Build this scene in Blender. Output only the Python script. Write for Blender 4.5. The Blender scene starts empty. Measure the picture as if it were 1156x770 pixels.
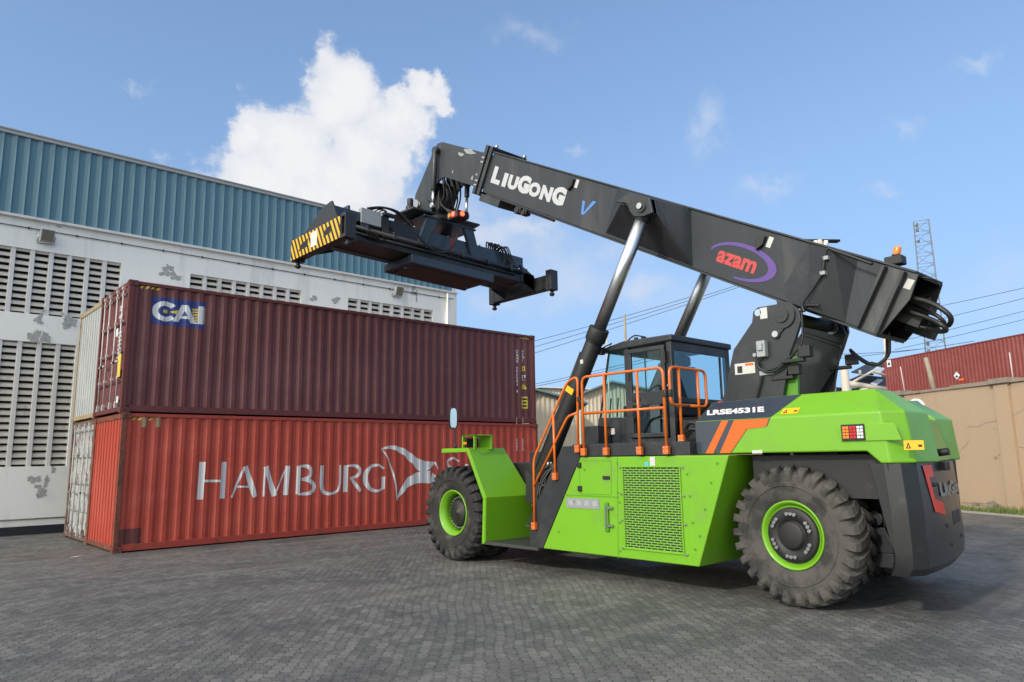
import bpy, bmesh, math, random
from mathutils import Vector, Matrix
random.seed(7)
R=math.radians
scn=bpy.context.scene
COL=scn.collection
# ------------------------------------------------------------------ camera
W0,H0=1156.0,770.0
FL,YAW,PITCH,ROLL=807.01,R(42.0236),R(9.2707),R(-.8849)
CAM=Vector((-3.962,-16.805,1.824))
cf=Vector((math.sin(YAW)*math.cos(PITCH),math.cos(YAW)*math.cos(PITCH),math.sin(PITCH)))
r0=Vector((math.cos(YAW),-math.sin(YAW),0)); u0=r0.cross(cf)
cr=r0*math.cos(ROLL)+u0*math.sin(ROLL); cu=-r0*math.sin(ROLL)+u0*math.cos(ROLL)
cam=bpy.data.cameras.new('camera'); camo=bpy.data.objects.new('camera',cam); COL.objects.link(camo)
M=Matrix((cr,cu,-cf)).transposed().to_4x4(); M.translation=CAM; camo.matrix_world=M
cam.sensor_width=36; cam.lens=36*FL/W0; cam.clip_start=.1; cam.clip_end=3000
scn.camera=camo
# ------------------------------------------------------------------ world and sun
SUN_EL,SUN_AZ=R(28),R(-94)       # azimuth clockwise from +Y
w=bpy.data.worlds.new('World'); scn.world=w; w.use_nodes=True
nt=w.node_tree; N=nt.nodes; LK=nt.links; N.clear()
def nd(nt,t,**k):
    n=nt.nodes.new(t)
    for a,b in k.items(): setattr(n,a,b)
    return n
sky=nd(nt,'ShaderNodeTexSky',sky_type='NISHITA',sun_disc=False,sun_elevation=SUN_EL,sun_rotation=SUN_AZ%(2*math.pi),air_density=1.0,dust_density=1.0,ozone_density=1.6,altitude=0)
def px_dir(x,y): return (cf+cr*((x-W0/2)/FL)+cu*((H0/2-y)/FL)).normalized()
tc=nd(nt,'ShaderNodeTexCoord')
def cloud(lobes,center,namp,nscale,soft,dens,warp=.14):
    """density of one cloud: soft lobes in the tangent plane of its own direction, broken by noise"""
    c=px_dir(*center); ux=c.cross(Vector((0,0,1))).normalized(); uy=ux.cross(c).normalized()
    def dot(v):
        n=nd(nt,'ShaderNodeVectorMath',operation='DOT_PRODUCT'); LK.new(tc.outputs['Generated'],n.inputs[0]); n.inputs[1].default_value=v; return n.outputs['Value']
    def m(op,a,b=None,c=None,cl=False):
        n=nd(nt,'ShaderNodeMath',operation=op,use_clamp=cl)
        for i,s in enumerate((a,b,c)):
            if s is None: continue
            if isinstance(s,(int,float)): n.inputs[i].default_value=s
            else: LK.new(s,n.inputs[i])
        return n.outputs[0]
    dz=m('MAXIMUM',dot(c),.05); X=m('DIVIDE',dot(ux),dz); Y=m('DIVIDE',dot(uy),dz)
    cb=nd(nt,'ShaderNodeCombineXYZ'); LK.new(X,cb.inputs[0]); LK.new(Y,cb.inputs[1])
    nz=nd(nt,'ShaderNodeTexNoise'); nz.inputs['Scale'].default_value=nscale; nz.inputs['Detail'].default_value=9; nz.inputs['Roughness'].default_value=.58
    LK.new(cb.outputs[0],nz.inputs['Vector'])
    def wn_(off,sc,det):
        a_=nd(nt,'ShaderNodeVectorMath',operation='ADD'); LK.new(cb.outputs[0],a_.inputs[0]); a_.inputs[1].default_value=(off,off*1.7,off)
        n_=nd(nt,'ShaderNodeTexNoise'); n_.inputs['Scale'].default_value=sc; n_.inputs['Detail'].default_value=det; n_.inputs['Roughness'].default_value=.62; LK.new(a_.outputs[0],n_.inputs['Vector']); return m('SUBTRACT',n_.outputs['Fac'],.5)
    X=m('ADD',X,m('MULTIPLY',wn_(3.1,nscale*.9,7),warp)); Y=m('ADD',Y,m('MULTIPLY',wn_(7.7,nscale*.9,7),warp))
    f=None
    for (lx,ly,rx,ry) in lobes:
        d=px_dir(lx,ly); k=d.dot(c); ax,ay=d.dot(ux)/k,d.dot(uy)/k
        ex=m('DIVIDE',m('SUBTRACT',X,ax),rx/FL); ey=m('DIVIDE',m('SUBTRACT',Y,ay),ry/FL)
        q=m('SUBTRACT',1.0,m('SQRT',m('ADD',m('MULTIPLY',ex,ex),m('MULTIPLY',ey,ey))))
        f=q if f is None else m('SMOOTH_MAX',f,q,.25)
    f=m('ADD',f,m('MULTIPLY',m('SUBTRACT',nz.outputs['Fac'],.5),namp))
    front=m('GREATER_THAN',dot(c),.1)
    a=m('DIVIDE',f,soft,cl=True)
    ss=m('MULTIPLY',m('MULTIPLY',a,a),m('SUBTRACT',3.0,m('MULTIPLY',a,2.0)))
    return m('MULTIPLY',m('MULTIPLY',ss,dens),front),f,Y,nz.outputs['Fac'],m
bg=nd(nt,'ShaderNodeBackground'); out=nd(nt,'ShaderNodeOutputWorld')
# colour balance of the clear sky
hs=nd(nt,'ShaderNodeMix',data_type='RGBA',blend_type='MULTIPLY'); hs.inputs[0].default_value=1
LK.new(sky.outputs[0],hs.inputs[6]); hs.inputs[7].default_value=(.88,.92,.98,1)
# soft ceiling per channel, as hazy tropical air shows it: keeps the horizon pale blue instead of white
sp_=nd(nt,'ShaderNodeSeparateColor'); LK.new(hs.outputs[2],sp_.inputs[0]); cb_=nd(nt,'ShaderNodeCombineColor')
for i_,k_ in enumerate((1.60,2.62,4.3)):
    d_=nd(nt,'ShaderNodeMath',operation='DIVIDE'); LK.new(sp_.outputs[i_],d_.inputs[0]); d_.inputs[1].default_value=k_
    q_=nd(nt,'ShaderNodeMath',operation='MULTIPLY_ADD'); LK.new(d_.outputs[0],q_.inputs[0]); LK.new(d_.outputs[0],q_.inputs[1]); q_.inputs[2].default_value=1
    r_=nd(nt,'ShaderNodeMath',operation='SQRT'); LK.new(q_.outputs[0],r_.inputs[0])
    e_=nd(nt,'ShaderNodeMath',operation='DIVIDE'); LK.new(sp_.outputs[i_],e_.inputs[0]); LK.new(r_.outputs[0],e_.inputs[1]); LK.new(e_.outputs[0],cb_.inputs[i_])
# warm glow added to the sky around the sun, out of view, brightens shaded faces
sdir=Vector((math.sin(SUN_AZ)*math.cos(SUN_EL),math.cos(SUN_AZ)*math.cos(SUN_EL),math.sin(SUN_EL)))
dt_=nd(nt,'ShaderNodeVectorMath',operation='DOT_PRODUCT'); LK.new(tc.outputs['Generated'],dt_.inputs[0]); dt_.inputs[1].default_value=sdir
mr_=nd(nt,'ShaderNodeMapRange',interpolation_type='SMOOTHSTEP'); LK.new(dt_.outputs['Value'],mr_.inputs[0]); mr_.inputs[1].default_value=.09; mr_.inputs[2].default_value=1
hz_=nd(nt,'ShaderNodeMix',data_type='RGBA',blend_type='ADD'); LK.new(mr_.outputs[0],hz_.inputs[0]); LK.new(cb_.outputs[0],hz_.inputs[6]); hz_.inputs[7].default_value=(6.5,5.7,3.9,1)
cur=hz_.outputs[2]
CLOUDS=[
 ([(378,118,46,62),(335,165,66,56),(300,205,84,50),(420,165,58,44),(474,112,34,22),(280,160,32,32),(345,232,90,46),(400,205,64,48),(262,222,50,28),(448,134,44,28)],(350,170),1.45,12,.40,.96,(3.15,3.15,3.2)),
 ([(500,235,120,42),(540,270,110,40),(470,250,80,40),(590,255,60,30)],(500,245),1.7,9,1.2,.7,(2.7,2.75,2.9)),
 ([(640,310,130,60),(690,290,80,40),(560,330,90,40),(720,330,80,35)],(650,310),1.8,8,1.5,.6,(2.7,2.7,2.85)),
 ([(155,101,24,10),(180,182,18,11),(1100,70,42,14),(1020,140,20,16),(855,214,45,18),(795,150,26,34),(600,35,50,26),(650,160,22,9),(1000,212,30,11)],(700,110),2.4,13,2.0,.55,(2.7,2.8,3.1)),
 ([(930,350,300,70),(1130,330,120,60),(640,400,160,50)],(900,350),1.5,6,2.2,.5,(2.4,2.55,2.95)),
]
for lobes,cen,na,ns,so,de,colr in CLOUDS:
    a,f,Y,nf,m=cloud(lobes,cen,na,ns,so,de)
    # thicker parts whiter, thin parts take the sky's blue-grey
    mixc=nd(nt,'ShaderNodeMix',data_type='RGBA'); LK.new(m('MULTIPLY',f,1.3,cl=True),mixc.inputs[0])
    mixc.inputs[6].default_value=(colr[0]*.78,colr[1]*.82,colr[2]*.90,1); mixc.inputs[7].default_value=(*colr,1)
    mx=nd(nt,'ShaderNodeMix',data_type='RGBA'); LK.new(a,mx.inputs[0]); LK.new(cur,mx.inputs[6]); LK.new(mixc.outputs[2],mx.inputs[7]); cur=mx.outputs[2]
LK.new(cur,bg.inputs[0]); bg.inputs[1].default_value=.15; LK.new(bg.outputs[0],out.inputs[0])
sl=bpy.data.lights.new('sun','SUN'); sl.energy=1.4; sl.angle=R(3); sl.color=(1,.91,.78)
so=bpy.data.objects.new('sun',sl); COL.objects.link(so)
sd=Vector((math.sin(SUN_AZ)*math.cos(SUN_EL),math.cos(SUN_AZ)*math.cos(SUN_EL),math.sin(SUN_EL)))
so.rotation_euler=sd.to_track_quat('Z','Y').to_euler(); so.location=(-30,0,30)
scn.view_settings.view_transform='Standard'; scn.view_settings.look='None'; scn.view_settings.exposure=.95; scn.view_settings.gamma=1
scn.render.engine='CYCLES'
scn.cycles.max_bounces=6; scn.cycles.transparent_max_bounces=12
# ------------------------------------------------------------------ measuring helpers: real planes of the place
def hit(x,y,p0,n):
    d=px_dir(x,y); p0=Vector(p0); n=Vector(n); return CAM+d*((p0-CAM).dot(n)/d.dot(n))
def QX(x,y,X): return hit(x,y,(X,0,0),(1,0,0))
def QY(x,y,Y): return hit(x,y,(0,Y,0),(0,1,0))
def QZ(x,y,Z): return hit(x,y,(0,0,Z),(0,0,1))
# ------------------------------------------------------------------ materials
def mat(name,base,rough=.5,metal=0,var=.08,vscale=3,dirt=None,dirt_amt=0,dirt_scale=2,dirt_th=.55,coat=0,bump=0,bscale=40,streak=False,spec=.5,emit=None,dent=0,fade=None,specks=None):
    m=bpy.data.materials.new(name); m.use_nodes=True; t=m.node_tree; b=t.nodes['Principled BSDF']
    b.inputs['Roughness'].default_value=rough; b.inputs['Metallic'].default_value=metal
    b.inputs['Specular IOR Level'].default_value=spec
    if coat: b.inputs['Coat Weight'].default_value=coat; b.inputs['Coat Roughness'].default_value=.12
    co=nd(t,'ShaderNodeTexCoord')
    nz=nd(t,'ShaderNodeTexNoise'); nz.inputs['Scale'].default_value=vscale; nz.inputs['Detail'].default_value=6; nz.inputs['Roughness'].default_value=.6
    vec=co.outputs['Object']
    if streak:
        mp=nd(t,'ShaderNodeMapping'); mp.inputs['Scale'].default_value=(1,1,.12); t.links.new(vec,mp.inputs[0]); vs=mp.outputs[0]
    else: vs=vec
    t.links.new(vec,nz.inputs['Vector'])
    mx=nd(t,'ShaderNodeMix',data_type='RGBA'); t.links.new(nz.outputs['Fac'],mx.inputs[0])
    mx.inputs[6].default_value=(*[c*(1-var) for c in base],1); mx.inputs[7].default_value=(*[min(1,c*(1+var)) for c in base],1)
    col=mx.outputs[2]
    if dirt:
        n2=nd(t,'ShaderNodeTexNoise'); n2.inputs['Scale'].default_value=dirt_scale; n2.inputs['Detail'].default_value=8; n2.inputs['Roughness'].default_value=.68
        t.links.new(vs,n2.inputs['Vector'])
        mr=nd(t,'ShaderNodeMapRange',interpolation_type='SMOOTHSTEP'); mr.inputs[1].default_value=dirt_th; mr.inputs[2].default_value=dirt_th+.16; mr.inputs[4].default_value=dirt_amt
        t.links.new(n2.outputs['Fac'],mr.inputs[0])
        m2=nd(t,'ShaderNodeMix',data_type='RGBA'); t.links.new(mr.outputs[0],m2.inputs[0]); t.links.new(col,m2.inputs[6]); m2.inputs[7].default_value=(*dirt,1); col=m2.outputs[2]
    if fade:      # sun-bleached or chalky areas, and fine vertical run marks
        n5=nd(t,'ShaderNodeTexNoise'); n5.inputs['Scale'].default_value=.55; n5.inputs['Detail'].default_value=5; t.links.new(vec,n5.inputs['Vector'])
        mp5=nd(t,'ShaderNodeMapping'); mp5.inputs['Scale'].default_value=(7,7,.35); t.links.new(vec,mp5.inputs[0]); n6=nd(t,'ShaderNodeTexNoise'); n6.inputs['Scale'].default_value=1.5; n6.inputs['Detail'].default_value=6; t.links.new(mp5.outputs[0],n6.inputs['Vector'])
        for nn_,lo_,hi_,am_,cc_ in ((n5,.42,.7,fade[1],fade[0]),(n6,.56,.74,fade[1]*.8,tuple(c*.45 for c in base))):
            mr5=nd(t,'ShaderNodeMapRange',interpolation_type='SMOOTHSTEP'); mr5.inputs[1].default_value=lo_; mr5.inputs[2].default_value=hi_; mr5.inputs[4].default_value=am_; t.links.new(nn_.outputs['Fac'],mr5.inputs[0])
            m5=nd(t,'ShaderNodeMix',data_type='RGBA'); t.links.new(mr5.outputs[0],m5.inputs[0]); t.links.new(col,m5.inputs[6]); m5.inputs[7].default_value=(*cc_,1); col=m5.outputs[2]
    if specks:    # small chips and scuffs
        n7=nd(t,'ShaderNodeTexNoise'); n7.inputs['Scale'].default_value=specks[1]; n7.inputs['Detail'].default_value=7; n7.inputs['Roughness'].default_value=.72; t.links.new(vec,n7.inputs['Vector'])
        mr7=nd(t,'ShaderNodeMapRange'); mr7.inputs[1].default_value=specks[2]; mr7.inputs[2].default_value=specks[2]+.04; mr7.inputs[4].default_value=.85; t.links.new(n7.outputs['Fac'],mr7.inputs[0])
        m7=nd(t,'ShaderNodeMix',data_type='RGBA'); t.links.new(mr7.outputs[0],m7.inputs[0]); t.links.new(col,m7.inputs[6]); m7.inputs[7].default_value=(*specks[0],1); col=m7.outputs[2]
    t.links.new(col,b.inputs['Base Color'])
    rr=nd(t,'ShaderNodeMapRange'); rr.inputs[3].default_value=max(.03,rough-.08); rr.inputs[4].default_value=min(1,rough+.1); t.links.new(nz.outputs['Fac'],rr.inputs[0]); t.links.new(rr.outputs[0],b.inputs['Roughness'])
    if bump:
        n3=nd(t,'ShaderNodeTexNoise'); n3.inputs['Scale'].default_value=bscale; n3.inputs['Detail'].default_value=5; t.links.new(vec,n3.inputs['Vector'])
        bp=nd(t,'ShaderNodeBump'); bp.inputs['Strength'].default_value=bump; bp.inputs['Distance'].default_value=.02; t.links.new(n3.outputs['Fac'],bp.inputs['Height']); t.links.new(bp.outputs[0],b.inputs['Normal'])
        if dent:
            n8=nd(t,'ShaderNodeTexNoise'); n8.inputs['Scale'].default_value=1.3; n8.inputs['Detail'].default_value=3; t.links.new(vec,n8.inputs['Vector'])
            b8=nd(t,'ShaderNodeBump'); b8.inputs['Strength'].default_value=dent; b8.inputs['Distance'].default_value=.12; t.links.new(n8.outputs['Fac'],b8.inputs['Height']); t.links.new(b8.outputs[0],bp.inputs['Normal'])
    if emit: b.inputs['Emission Color'].default_value=(*emit[:3],1); b.inputs['Emission Strength'].default_value=emit[3]
    return m
RUST=(.13,.045,.02)
G=dict(
 green=mat('green_paint',(.140,.365,.010),.40,coat=.12,var=.05,dirt=(.15,.24,.06),dirt_amt=.4,dirt_scale=2.2,dirt_th=.52,bump=.035,bscale=3.5,specks=((.05,.09,.03),7,.735)),
 green_in=mat('green_inner',(.075,.24,.012),.5),
 dark=mat('charcoal_paint',(.021,.024,.029),.42,spec=.4,coat=.08,var=.12,dirt=(.065,.063,.06),dirt_amt=.4,dirt_scale=1.6,dirt_th=.50,bump=.02,bscale=6),
 boom_sunlit=mat('boom_paint_sunlit',(.062,.066,.070),.5,spec=.35,coat=0,var=.12,dirt=(.11,.11,.11),dirt_amt=.5,dirt_scale=1.6,dirt_th=.5,streak=True,bump=.02,bscale=5),  # boom paint lightened, sunlight on the tail side plate put into the colour
 boom=mat('boom_paint',(.031,.037,.045),.50,spec=.3,coat=0,var=.12,dirt=(.075,.075,.075),dirt_amt=.55,dirt_scale=1.5,dirt_th=.50,streak=True,specks=((.12,.12,.12),8,.73),bump=.02,bscale=5),
 navy=mat('navy_panel',(.026,.037,.056),.35,coat=.3,var=.08,dirt=(.08,.085,.09),dirt_amt=.3),
 black=mat('black_parts',(.012,.012,.013),.55,var=.2,dirt=(.05,.045,.04),dirt_amt=.4,dirt_scale=6),
 weight=mat('counterweight_paint',(.022,.023,.025),.34,spec=.35,coat=.12,var=.08,dirt=(.10,.095,.09),dirt_amt=.4,dirt_scale=3,bump=.03,bscale=3),
 orange=mat('orange_paint',(.62,.13,.010),.35,coat=.3,var=.05),
 orange2=mat('orange_decal',(.72,.11,.008),.4,var=.04),
 red=mat('red_decal',(.75,.03,.01),.35,var=.04),
 redtext=mat('red_lettering',(.45,.05,.05),.5,var=.05),
 purple=mat('purple_decal',(.095,.045,.24),.5,var=.06),
 bluev=mat('blue_decal',(.07,.19,.50),.5,var=.05),
 whitet=mat('white_lettering',(.62,.62,.62),.5,var=.05),
 white=mat('white_paint',(.75,.75,.73),.5,var=.05),
 chrome=mat('chrome_rod',(.62,.64,.66),.34,metal=1,var=.03),
 steel=mat('steel',(.42,.42,.43),.35,metal=1,var=.1),
 rubber=mat('tyre_rubber',(.034,.033,.033),.85,var=.25,vscale=4,dirt=(.095,.088,.082),dirt_amt=.7,dirt_scale=2.6,dirt_th=.40,bump=.25,bscale=60,spec=.3),
 rubber_f=mat('tyre_rubber_darker',(.022,.021,.021),.75,var=.25,vscale=4,dirt=(.085,.078,.07),dirt_amt=.6,dirt_scale=3,dirt_th=.5,bump=.25,bscale=60,spec=.35),
 hose=mat('hose_rubber',(.012,.012,.012),.45,var=.2),
 yellow=mat('yellow_label',(.80,.42,.01),.5,var=.05),
 labelw=mat('white_label',(.5,.5,.48),.5,var=.12,vscale=60),
 amber=mat('amber_lens',(.75,.20,.01),.2,var=.1,vscale=30),
 redlens=mat('red_lens',(.5,.01,.01),.2,var=.1,vscale=30),
 whitelens=mat('clear_lens',(.6,.6,.62),.15,var=.2,vscale=60),
 redlamp=mat('lit_red_lamp',(.8,.02,.01),.3,emit=(1,.05,.02,4)),
 redstripe=mat('red_stripe',(.35,.015,.02),.4),
 tread=mat('tread_plate',(.08,.08,.082),.4,metal=.6,var=.2,bump=.8,bscale=90),
 cabinet=mat('grey_cabinet',(.30,.32,.34),.45,var=.06),
 underrust=mat('greasy_underside',(.05,.035,.03),.6,var=.3,dirt=(.12,.04,.02),dirt_amt=.6),
)
def glass_mat(name,tint,fac):
    m=bpy.data.materials.new(name); m.use_nodes=True; t=m.node_tree; t.nodes.clear()
    o=nd(t,'ShaderNodeOutputMaterial'); tr=nd(t,'ShaderNodeBsdfTransparent'); tr.inputs[0].default_value=(*tint,1)
    gl=nd(t,'ShaderNodeBsdfGlossy'); gl.inputs['Roughness'].default_value=.02; gl.inputs[0].default_value=(.8,.95,1,1)
    lw0=nd(t,'ShaderNodeLayerWeight'); lw0.inputs[0].default_value=.5
    lw=nd(t,'ShaderNodeMath',operation='POWER'); t.links.new(lw0.outputs['Facing'],lw.inputs[0]); lw.inputs[1].default_value=4.0
    ad=nd(t,'ShaderNodeMath',operation='ADD',use_clamp=True); ad.inputs[1].default_value=fac; t.links.new(lw.outputs[0],ad.inputs[0])
    mx=nd(t,'ShaderNodeMixShader'); t.links.new(ad.outputs[0],mx.inputs[0]); t.links.new(tr.outputs[0],mx.inputs[1]); t.links.new(gl.outputs[0],mx.inputs[2]); t.links.new(mx.outputs[0],o.inputs[0])
    return m
G['glass']=glass_mat('tinted_cab_glass',(.86,.955,.955),.02)
G['glass_r']=glass_mat('tinted_rear_glass',(.72,.85,.88),.04)
G['mirror']=mat('mirror_glass',(.8,.8,.8),.03,metal=1,var=.01)
# striped hazard paint: diagonal bands by object position (a real paint pattern)
def hazard():
    m=mat('hazard_stripes',(.75,.45,.01),.45); t=m.node_tree; b=t.nodes['Principled BSDF']
    co=nd(t,'ShaderNodeTexCoord'); sx=nd(t,'ShaderNodeSeparateXYZ'); t.links.new(co.outputs['Object'],sx.inputs[0])
    a=nd(t,'ShaderNodeMath',operation='MULTIPLY_ADD'); t.links.new(sx.outputs['Z'],a.inputs[0]); a.inputs[1].default_value=-.55; t.links.new(sx.outputs['Y'],a.inputs[2])
    mu=nd(t,'ShaderNodeMath',operation='MULTIPLY'); t.links.new(a.outputs[0],mu.inputs[0]); mu.inputs[1].default_value=6.0
    fr=nd(t,'ShaderNodeMath',operation='FRACT'); t.links.new(mu.outputs[0],fr.inputs[0])
    gt=nd(t,'ShaderNodeMath',operation='GREATER_THAN'); gt.inputs[1].default_value=.5; t.links.new(fr.outputs[0],gt.inputs[0])
    mx=nd(t,'ShaderNodeMix',data_type='RGBA'); t.links.new(gt.outputs[0],mx.inputs[0]); mx.inputs[6].default_value=(.75,.42,.02,1); mx.inputs[7].default_value=(.02,.02,.02,1)
    t.links.new(mx.outputs[2],b.inputs['Base Color']); return m
G['hazard']=hazard()
def grille_mat():
    m=mat('perforated_green_sheet',(.130,.355,.010),.4); t=m.node_tree; b=t.nodes['Principled BSDF']
    co=nd(t,'ShaderNodeTexCoord'); sx=nd(t,'ShaderNodeSeparateXYZ'); t.links.new(co.outputs['Object'],sx.inputs[0])
    cb=nd(t,'ShaderNodeCombineXYZ'); t.links.new(sx.outputs['Y'],cb.inputs[0]); t.links.new(sx.outputs['Z'],cb.inputs[1])
    br=nd(t,'ShaderNodeTexBrick',offset=.5); t.links.new(cb.outputs[0],br.inputs['Vector']); br.inputs['Scale'].default_value=1
    br.inputs['Brick Width'].default_value=.105; br.inputs['Row Height'].default_value=.034; br.inputs['Mortar Size'].default_value=.0075; br.inputs['Mortar Smooth'].default_value=.05
    mx=nd(t,'ShaderNodeMix',data_type='RGBA'); t.links.new(br.outputs['Fac'],mx.inputs[0]); mx.inputs[6].default_value=(.012,.016,.008,1); mx.inputs[7].default_value=(.16,.38,.04,1)  # slots painted dark as the shade inside holes, none are cut
    t.links.new(mx.outputs[2],b.inputs['Base Color'])
    bp=nd(t,'ShaderNodeBump'); bp.inputs['Strength'].default_value=1; bp.inputs['Distance'].default_value=.01; t.links.new(br.outputs['Fac'],bp.inputs['Height']); t.links.new(bp.outputs[0],b.inputs['Normal'])
    return m
G['grille']=grille_mat()
# ------------------------------------------------------------------ mesh helpers
class MB:
    def __init__(s): s.v=[]; s.f=[]; s.sm=[]; s.mi=[]; s.cm=0
    def face(s,idx,smooth=False): s.f.append(tuple(idx)); s.sm.append(smooth); s.mi.append(s.cm)
    def add(s,vs,fs,smooth=False):
        o=len(s.v); s.v+= [Vector(v) for v in vs]
        for f in fs: s.face([o+i for i in f],smooth)
        return s
    def poly(s,pts,flip=False):
        pts=[Vector(p) for p in pts]
        if flip: pts=pts[::-1]
        return s.add(pts,[range(len(pts))])
    def box(s,a,b):
        x0,y0,z0=[min(a[i],b[i]) for i in range(3)]; x1,y1,z1=[max(a[i],b[i]) for i in range(3)]
        return s.add([(x0,y0,z0),(x1,y0,z0),(x1,y1,z0),(x0,y1,z0),(x0,y0,z1),(x1,y0,z1),(x1,y1,z1),(x0,y1,z1)],
          [(0,3,2,1),(4,5,6,7),(0,1,5,4),(1,2,6,5),(2,3,7,6),(3,0,4,7)])
    def hexa(s,p): return s.add(p,[(0,3,2,1),(4,5,6,7),(0,1,5,4),(1,2,6,5),(2,3,7,6),(3,0,4,7)])
    def prism(s,pts,ext):
        """closed outline extruded by a vector"""
        pts=[Vector(p) for p in pts]; e=Vector(ext); n=len(pts)
        nn=Vector((0,0,0))
        for i in range(n): nn+= (pts[i]-pts[0]).cross(pts[(i+1)%n]-pts[0])
        if nn.dot(e)>0: pts=pts[::-1]
        return s.add(pts+[p+e for p in pts],[tuple(range(n)),tuple(range(2*n-1,n-1,-1))]+[(i,i+n,(i+1)%n+n,(i+1)%n)[::-1][::1] for i in range(n)])
    def loft(s,A,B,caps=True):
        A=[Vector(p) for p in A]; B=[Vector(p) for p in B]; n=len(A)
        f=[(i,(i+1)%n,(i+1)%n+n,i+n) for i in range(n)]
        if caps: f+= [tuple(range(n-1,-1,-1)),tuple(range(n,2*n))]
        return s.add(A+B,f)
    def cyl(s,p0,p1,r0,r1=None,n=20,caps=True,smooth=True):
        p0=Vector(p0); p1=Vector(p1); r1=r0 if r1 is None else r1
        d=(p1-p0).normalized(); a=d.orthogonal().normalized(); b=d.cross(a); o=len(s.v)
        for p,r in ((p0,r0),(p1,r1)):
            for i in range(n):
                t=2*math.pi*i/n; s.v.append(p+(a*math.cos(t)+b*math.sin(t))*r)
        for i in range(n): s.face([o+i,o+(i+1)%n,o+n+(i+1)%n,o+n+i],smooth)
        if caps: s.face([o+i for i in range(n-1,-1,-1)]); s.face([o+n+i for i in range(n)])
        return s
    def tube(s,path,r,n=8,rad=None):
        P=[Vector(p) for p in path]
        o=len(s.v); up=None
        for k,p in enumerate(P):
            t=((P[min(k+1,len(P)-1)]-P[max(k-1,0)])).normalized()
            if up is None: up=t.orthogonal().normalized()
            up=(up-t*up.dot(t)).normalized(); b=t.cross(up)
            rr=r if rad is None else rad[k]
            for i in range(n):
                a=2*math.pi*i/n; s.v.append(p+(up*math.cos(a)+b*math.sin(a))*rr)
        for k in range(len(P)-1):
            for i in range(n): s.face([o+k*n+i,o+k*n+(i+1)%n,o+(k+1)*n+(i+1)%n,o+(k+1)*n+i],True)
        s.face([o+i for i in range(n-1,-1,-1)]); s.face([o+(len(P)-1)*n+i for i in range(n)])
        return s
    def revolve(s,prof,c,axis,n=48,smooth=True,close=False):
        """profile (along axis, radius)"""
        c=Vector(c); d=Vector(axis).normalized(); a=d.orthogonal().normalized(); b=d.cross(a); o=len(s.v); m=len(prof)
        for i in range(n):
            t=2*math.pi*i/n; e=a*math.cos(t)+b*math.sin(t)
            for (h,r) in prof: s.v.append(c+d*h+e*r)
        for i in range(n):
            j=(i+1)%n
            for k in range(m-1+(1 if close else 0)):
                k2=(k+1)%m; s.face([o+i*m+k,o+i*m+k2,o+j*m+k2,o+j*m+k],smooth)
        return s
    def build(s,name,mats,root=None,bevel=0,world=True):
        me=bpy.data.meshes.new(name)
        off=Vector((0,0,0)); rt=None
        if root is not None and world:
            r=root
            while r is not None: off+=r.location; r=r.parent
        me.from_pydata([v-off for v in s.v],[],s.f)
        mats=mats if isinstance(mats,(list,tuple)) else [mats]
        for m in mats: me.materials.append(m)
        for p,sm,mi in zip(me.polygons,s.sm,s.mi): p.use_smooth=sm; p.material_index=min(mi,len(mats)-1)
        bm=bmesh.new(); bm.from_mesh(me); 
        if not getattr(s,'open',False): bmesh.ops.recalc_face_normals(bm,faces=bm.faces)
        bm.to_mesh(me); bm.free(); me.update()
        o=bpy.data.objects.new(name,me); COL.objects.link(o)
        if root is not None: o.parent=root
        if bevel:
            bv=o.modifiers.new('bevel','BEVEL'); bv.width=bevel; bv.segments=2; bv.limit_method='ANGLE'; bv.angle_limit=R(35); bv.harden_normals=False
        return o
def flatnode(o,**k): 
    for a,b in k.items(): o[a]=b
    return o
def thing(name,label,cat,loc=(0,0,0),rz=0,group=None):
    o=bpy.data.objects.new(name,None); COL.objects.link(o); o.location=loc; o.rotation_euler=(0,0,rz); o.empty_display_size=.3
    o['label']=label; o['category']=cat
    if group: o['group']=group
    return o
def tag(o,label,cat,group=None,kind=None):
    o['label']=label; o['category']=cat
    if group: o['group']=group
    if kind: o['kind']=kind
    return o
def struct(o,kind='structure'): o['kind']=kind; return o
def cr_spline(P,n=8):
    P=[Vector(p) for p in P]; out=[]
    for i in range(len(P)-1):
        a,b,c,d=P[max(i-1,0)],P[i],P[i+1],P[min(i+2,len(P)-1)]
        for k in range(n):
            t=k/n; out.append(.5*((2*b)+(c-a)*t+(2*a-5*b+4*c-d)*t*t+(3*b-a-3*c+d)*t**3))
    out.append(P[-1]); return out
def rounded(P,r,n=5):
    P=[Vector(p) for p in P]; out=[P[0]]
    for i in range(1,len(P)-1):
        a=(P[i-1]-P[i]); b=(P[i+1]-P[i]); ra=min(r,a.length*.45,b.length*.45)
        p0=P[i]+a.normalized()*ra; p1=P[i]+b.normalized()*ra
        for k in range(n+1):
            t=k/n; out.append(p0*(1-t)**2+P[i]*2*t*(1-t)+p1*t*t)
    out.append(P[-1]); return out
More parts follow.
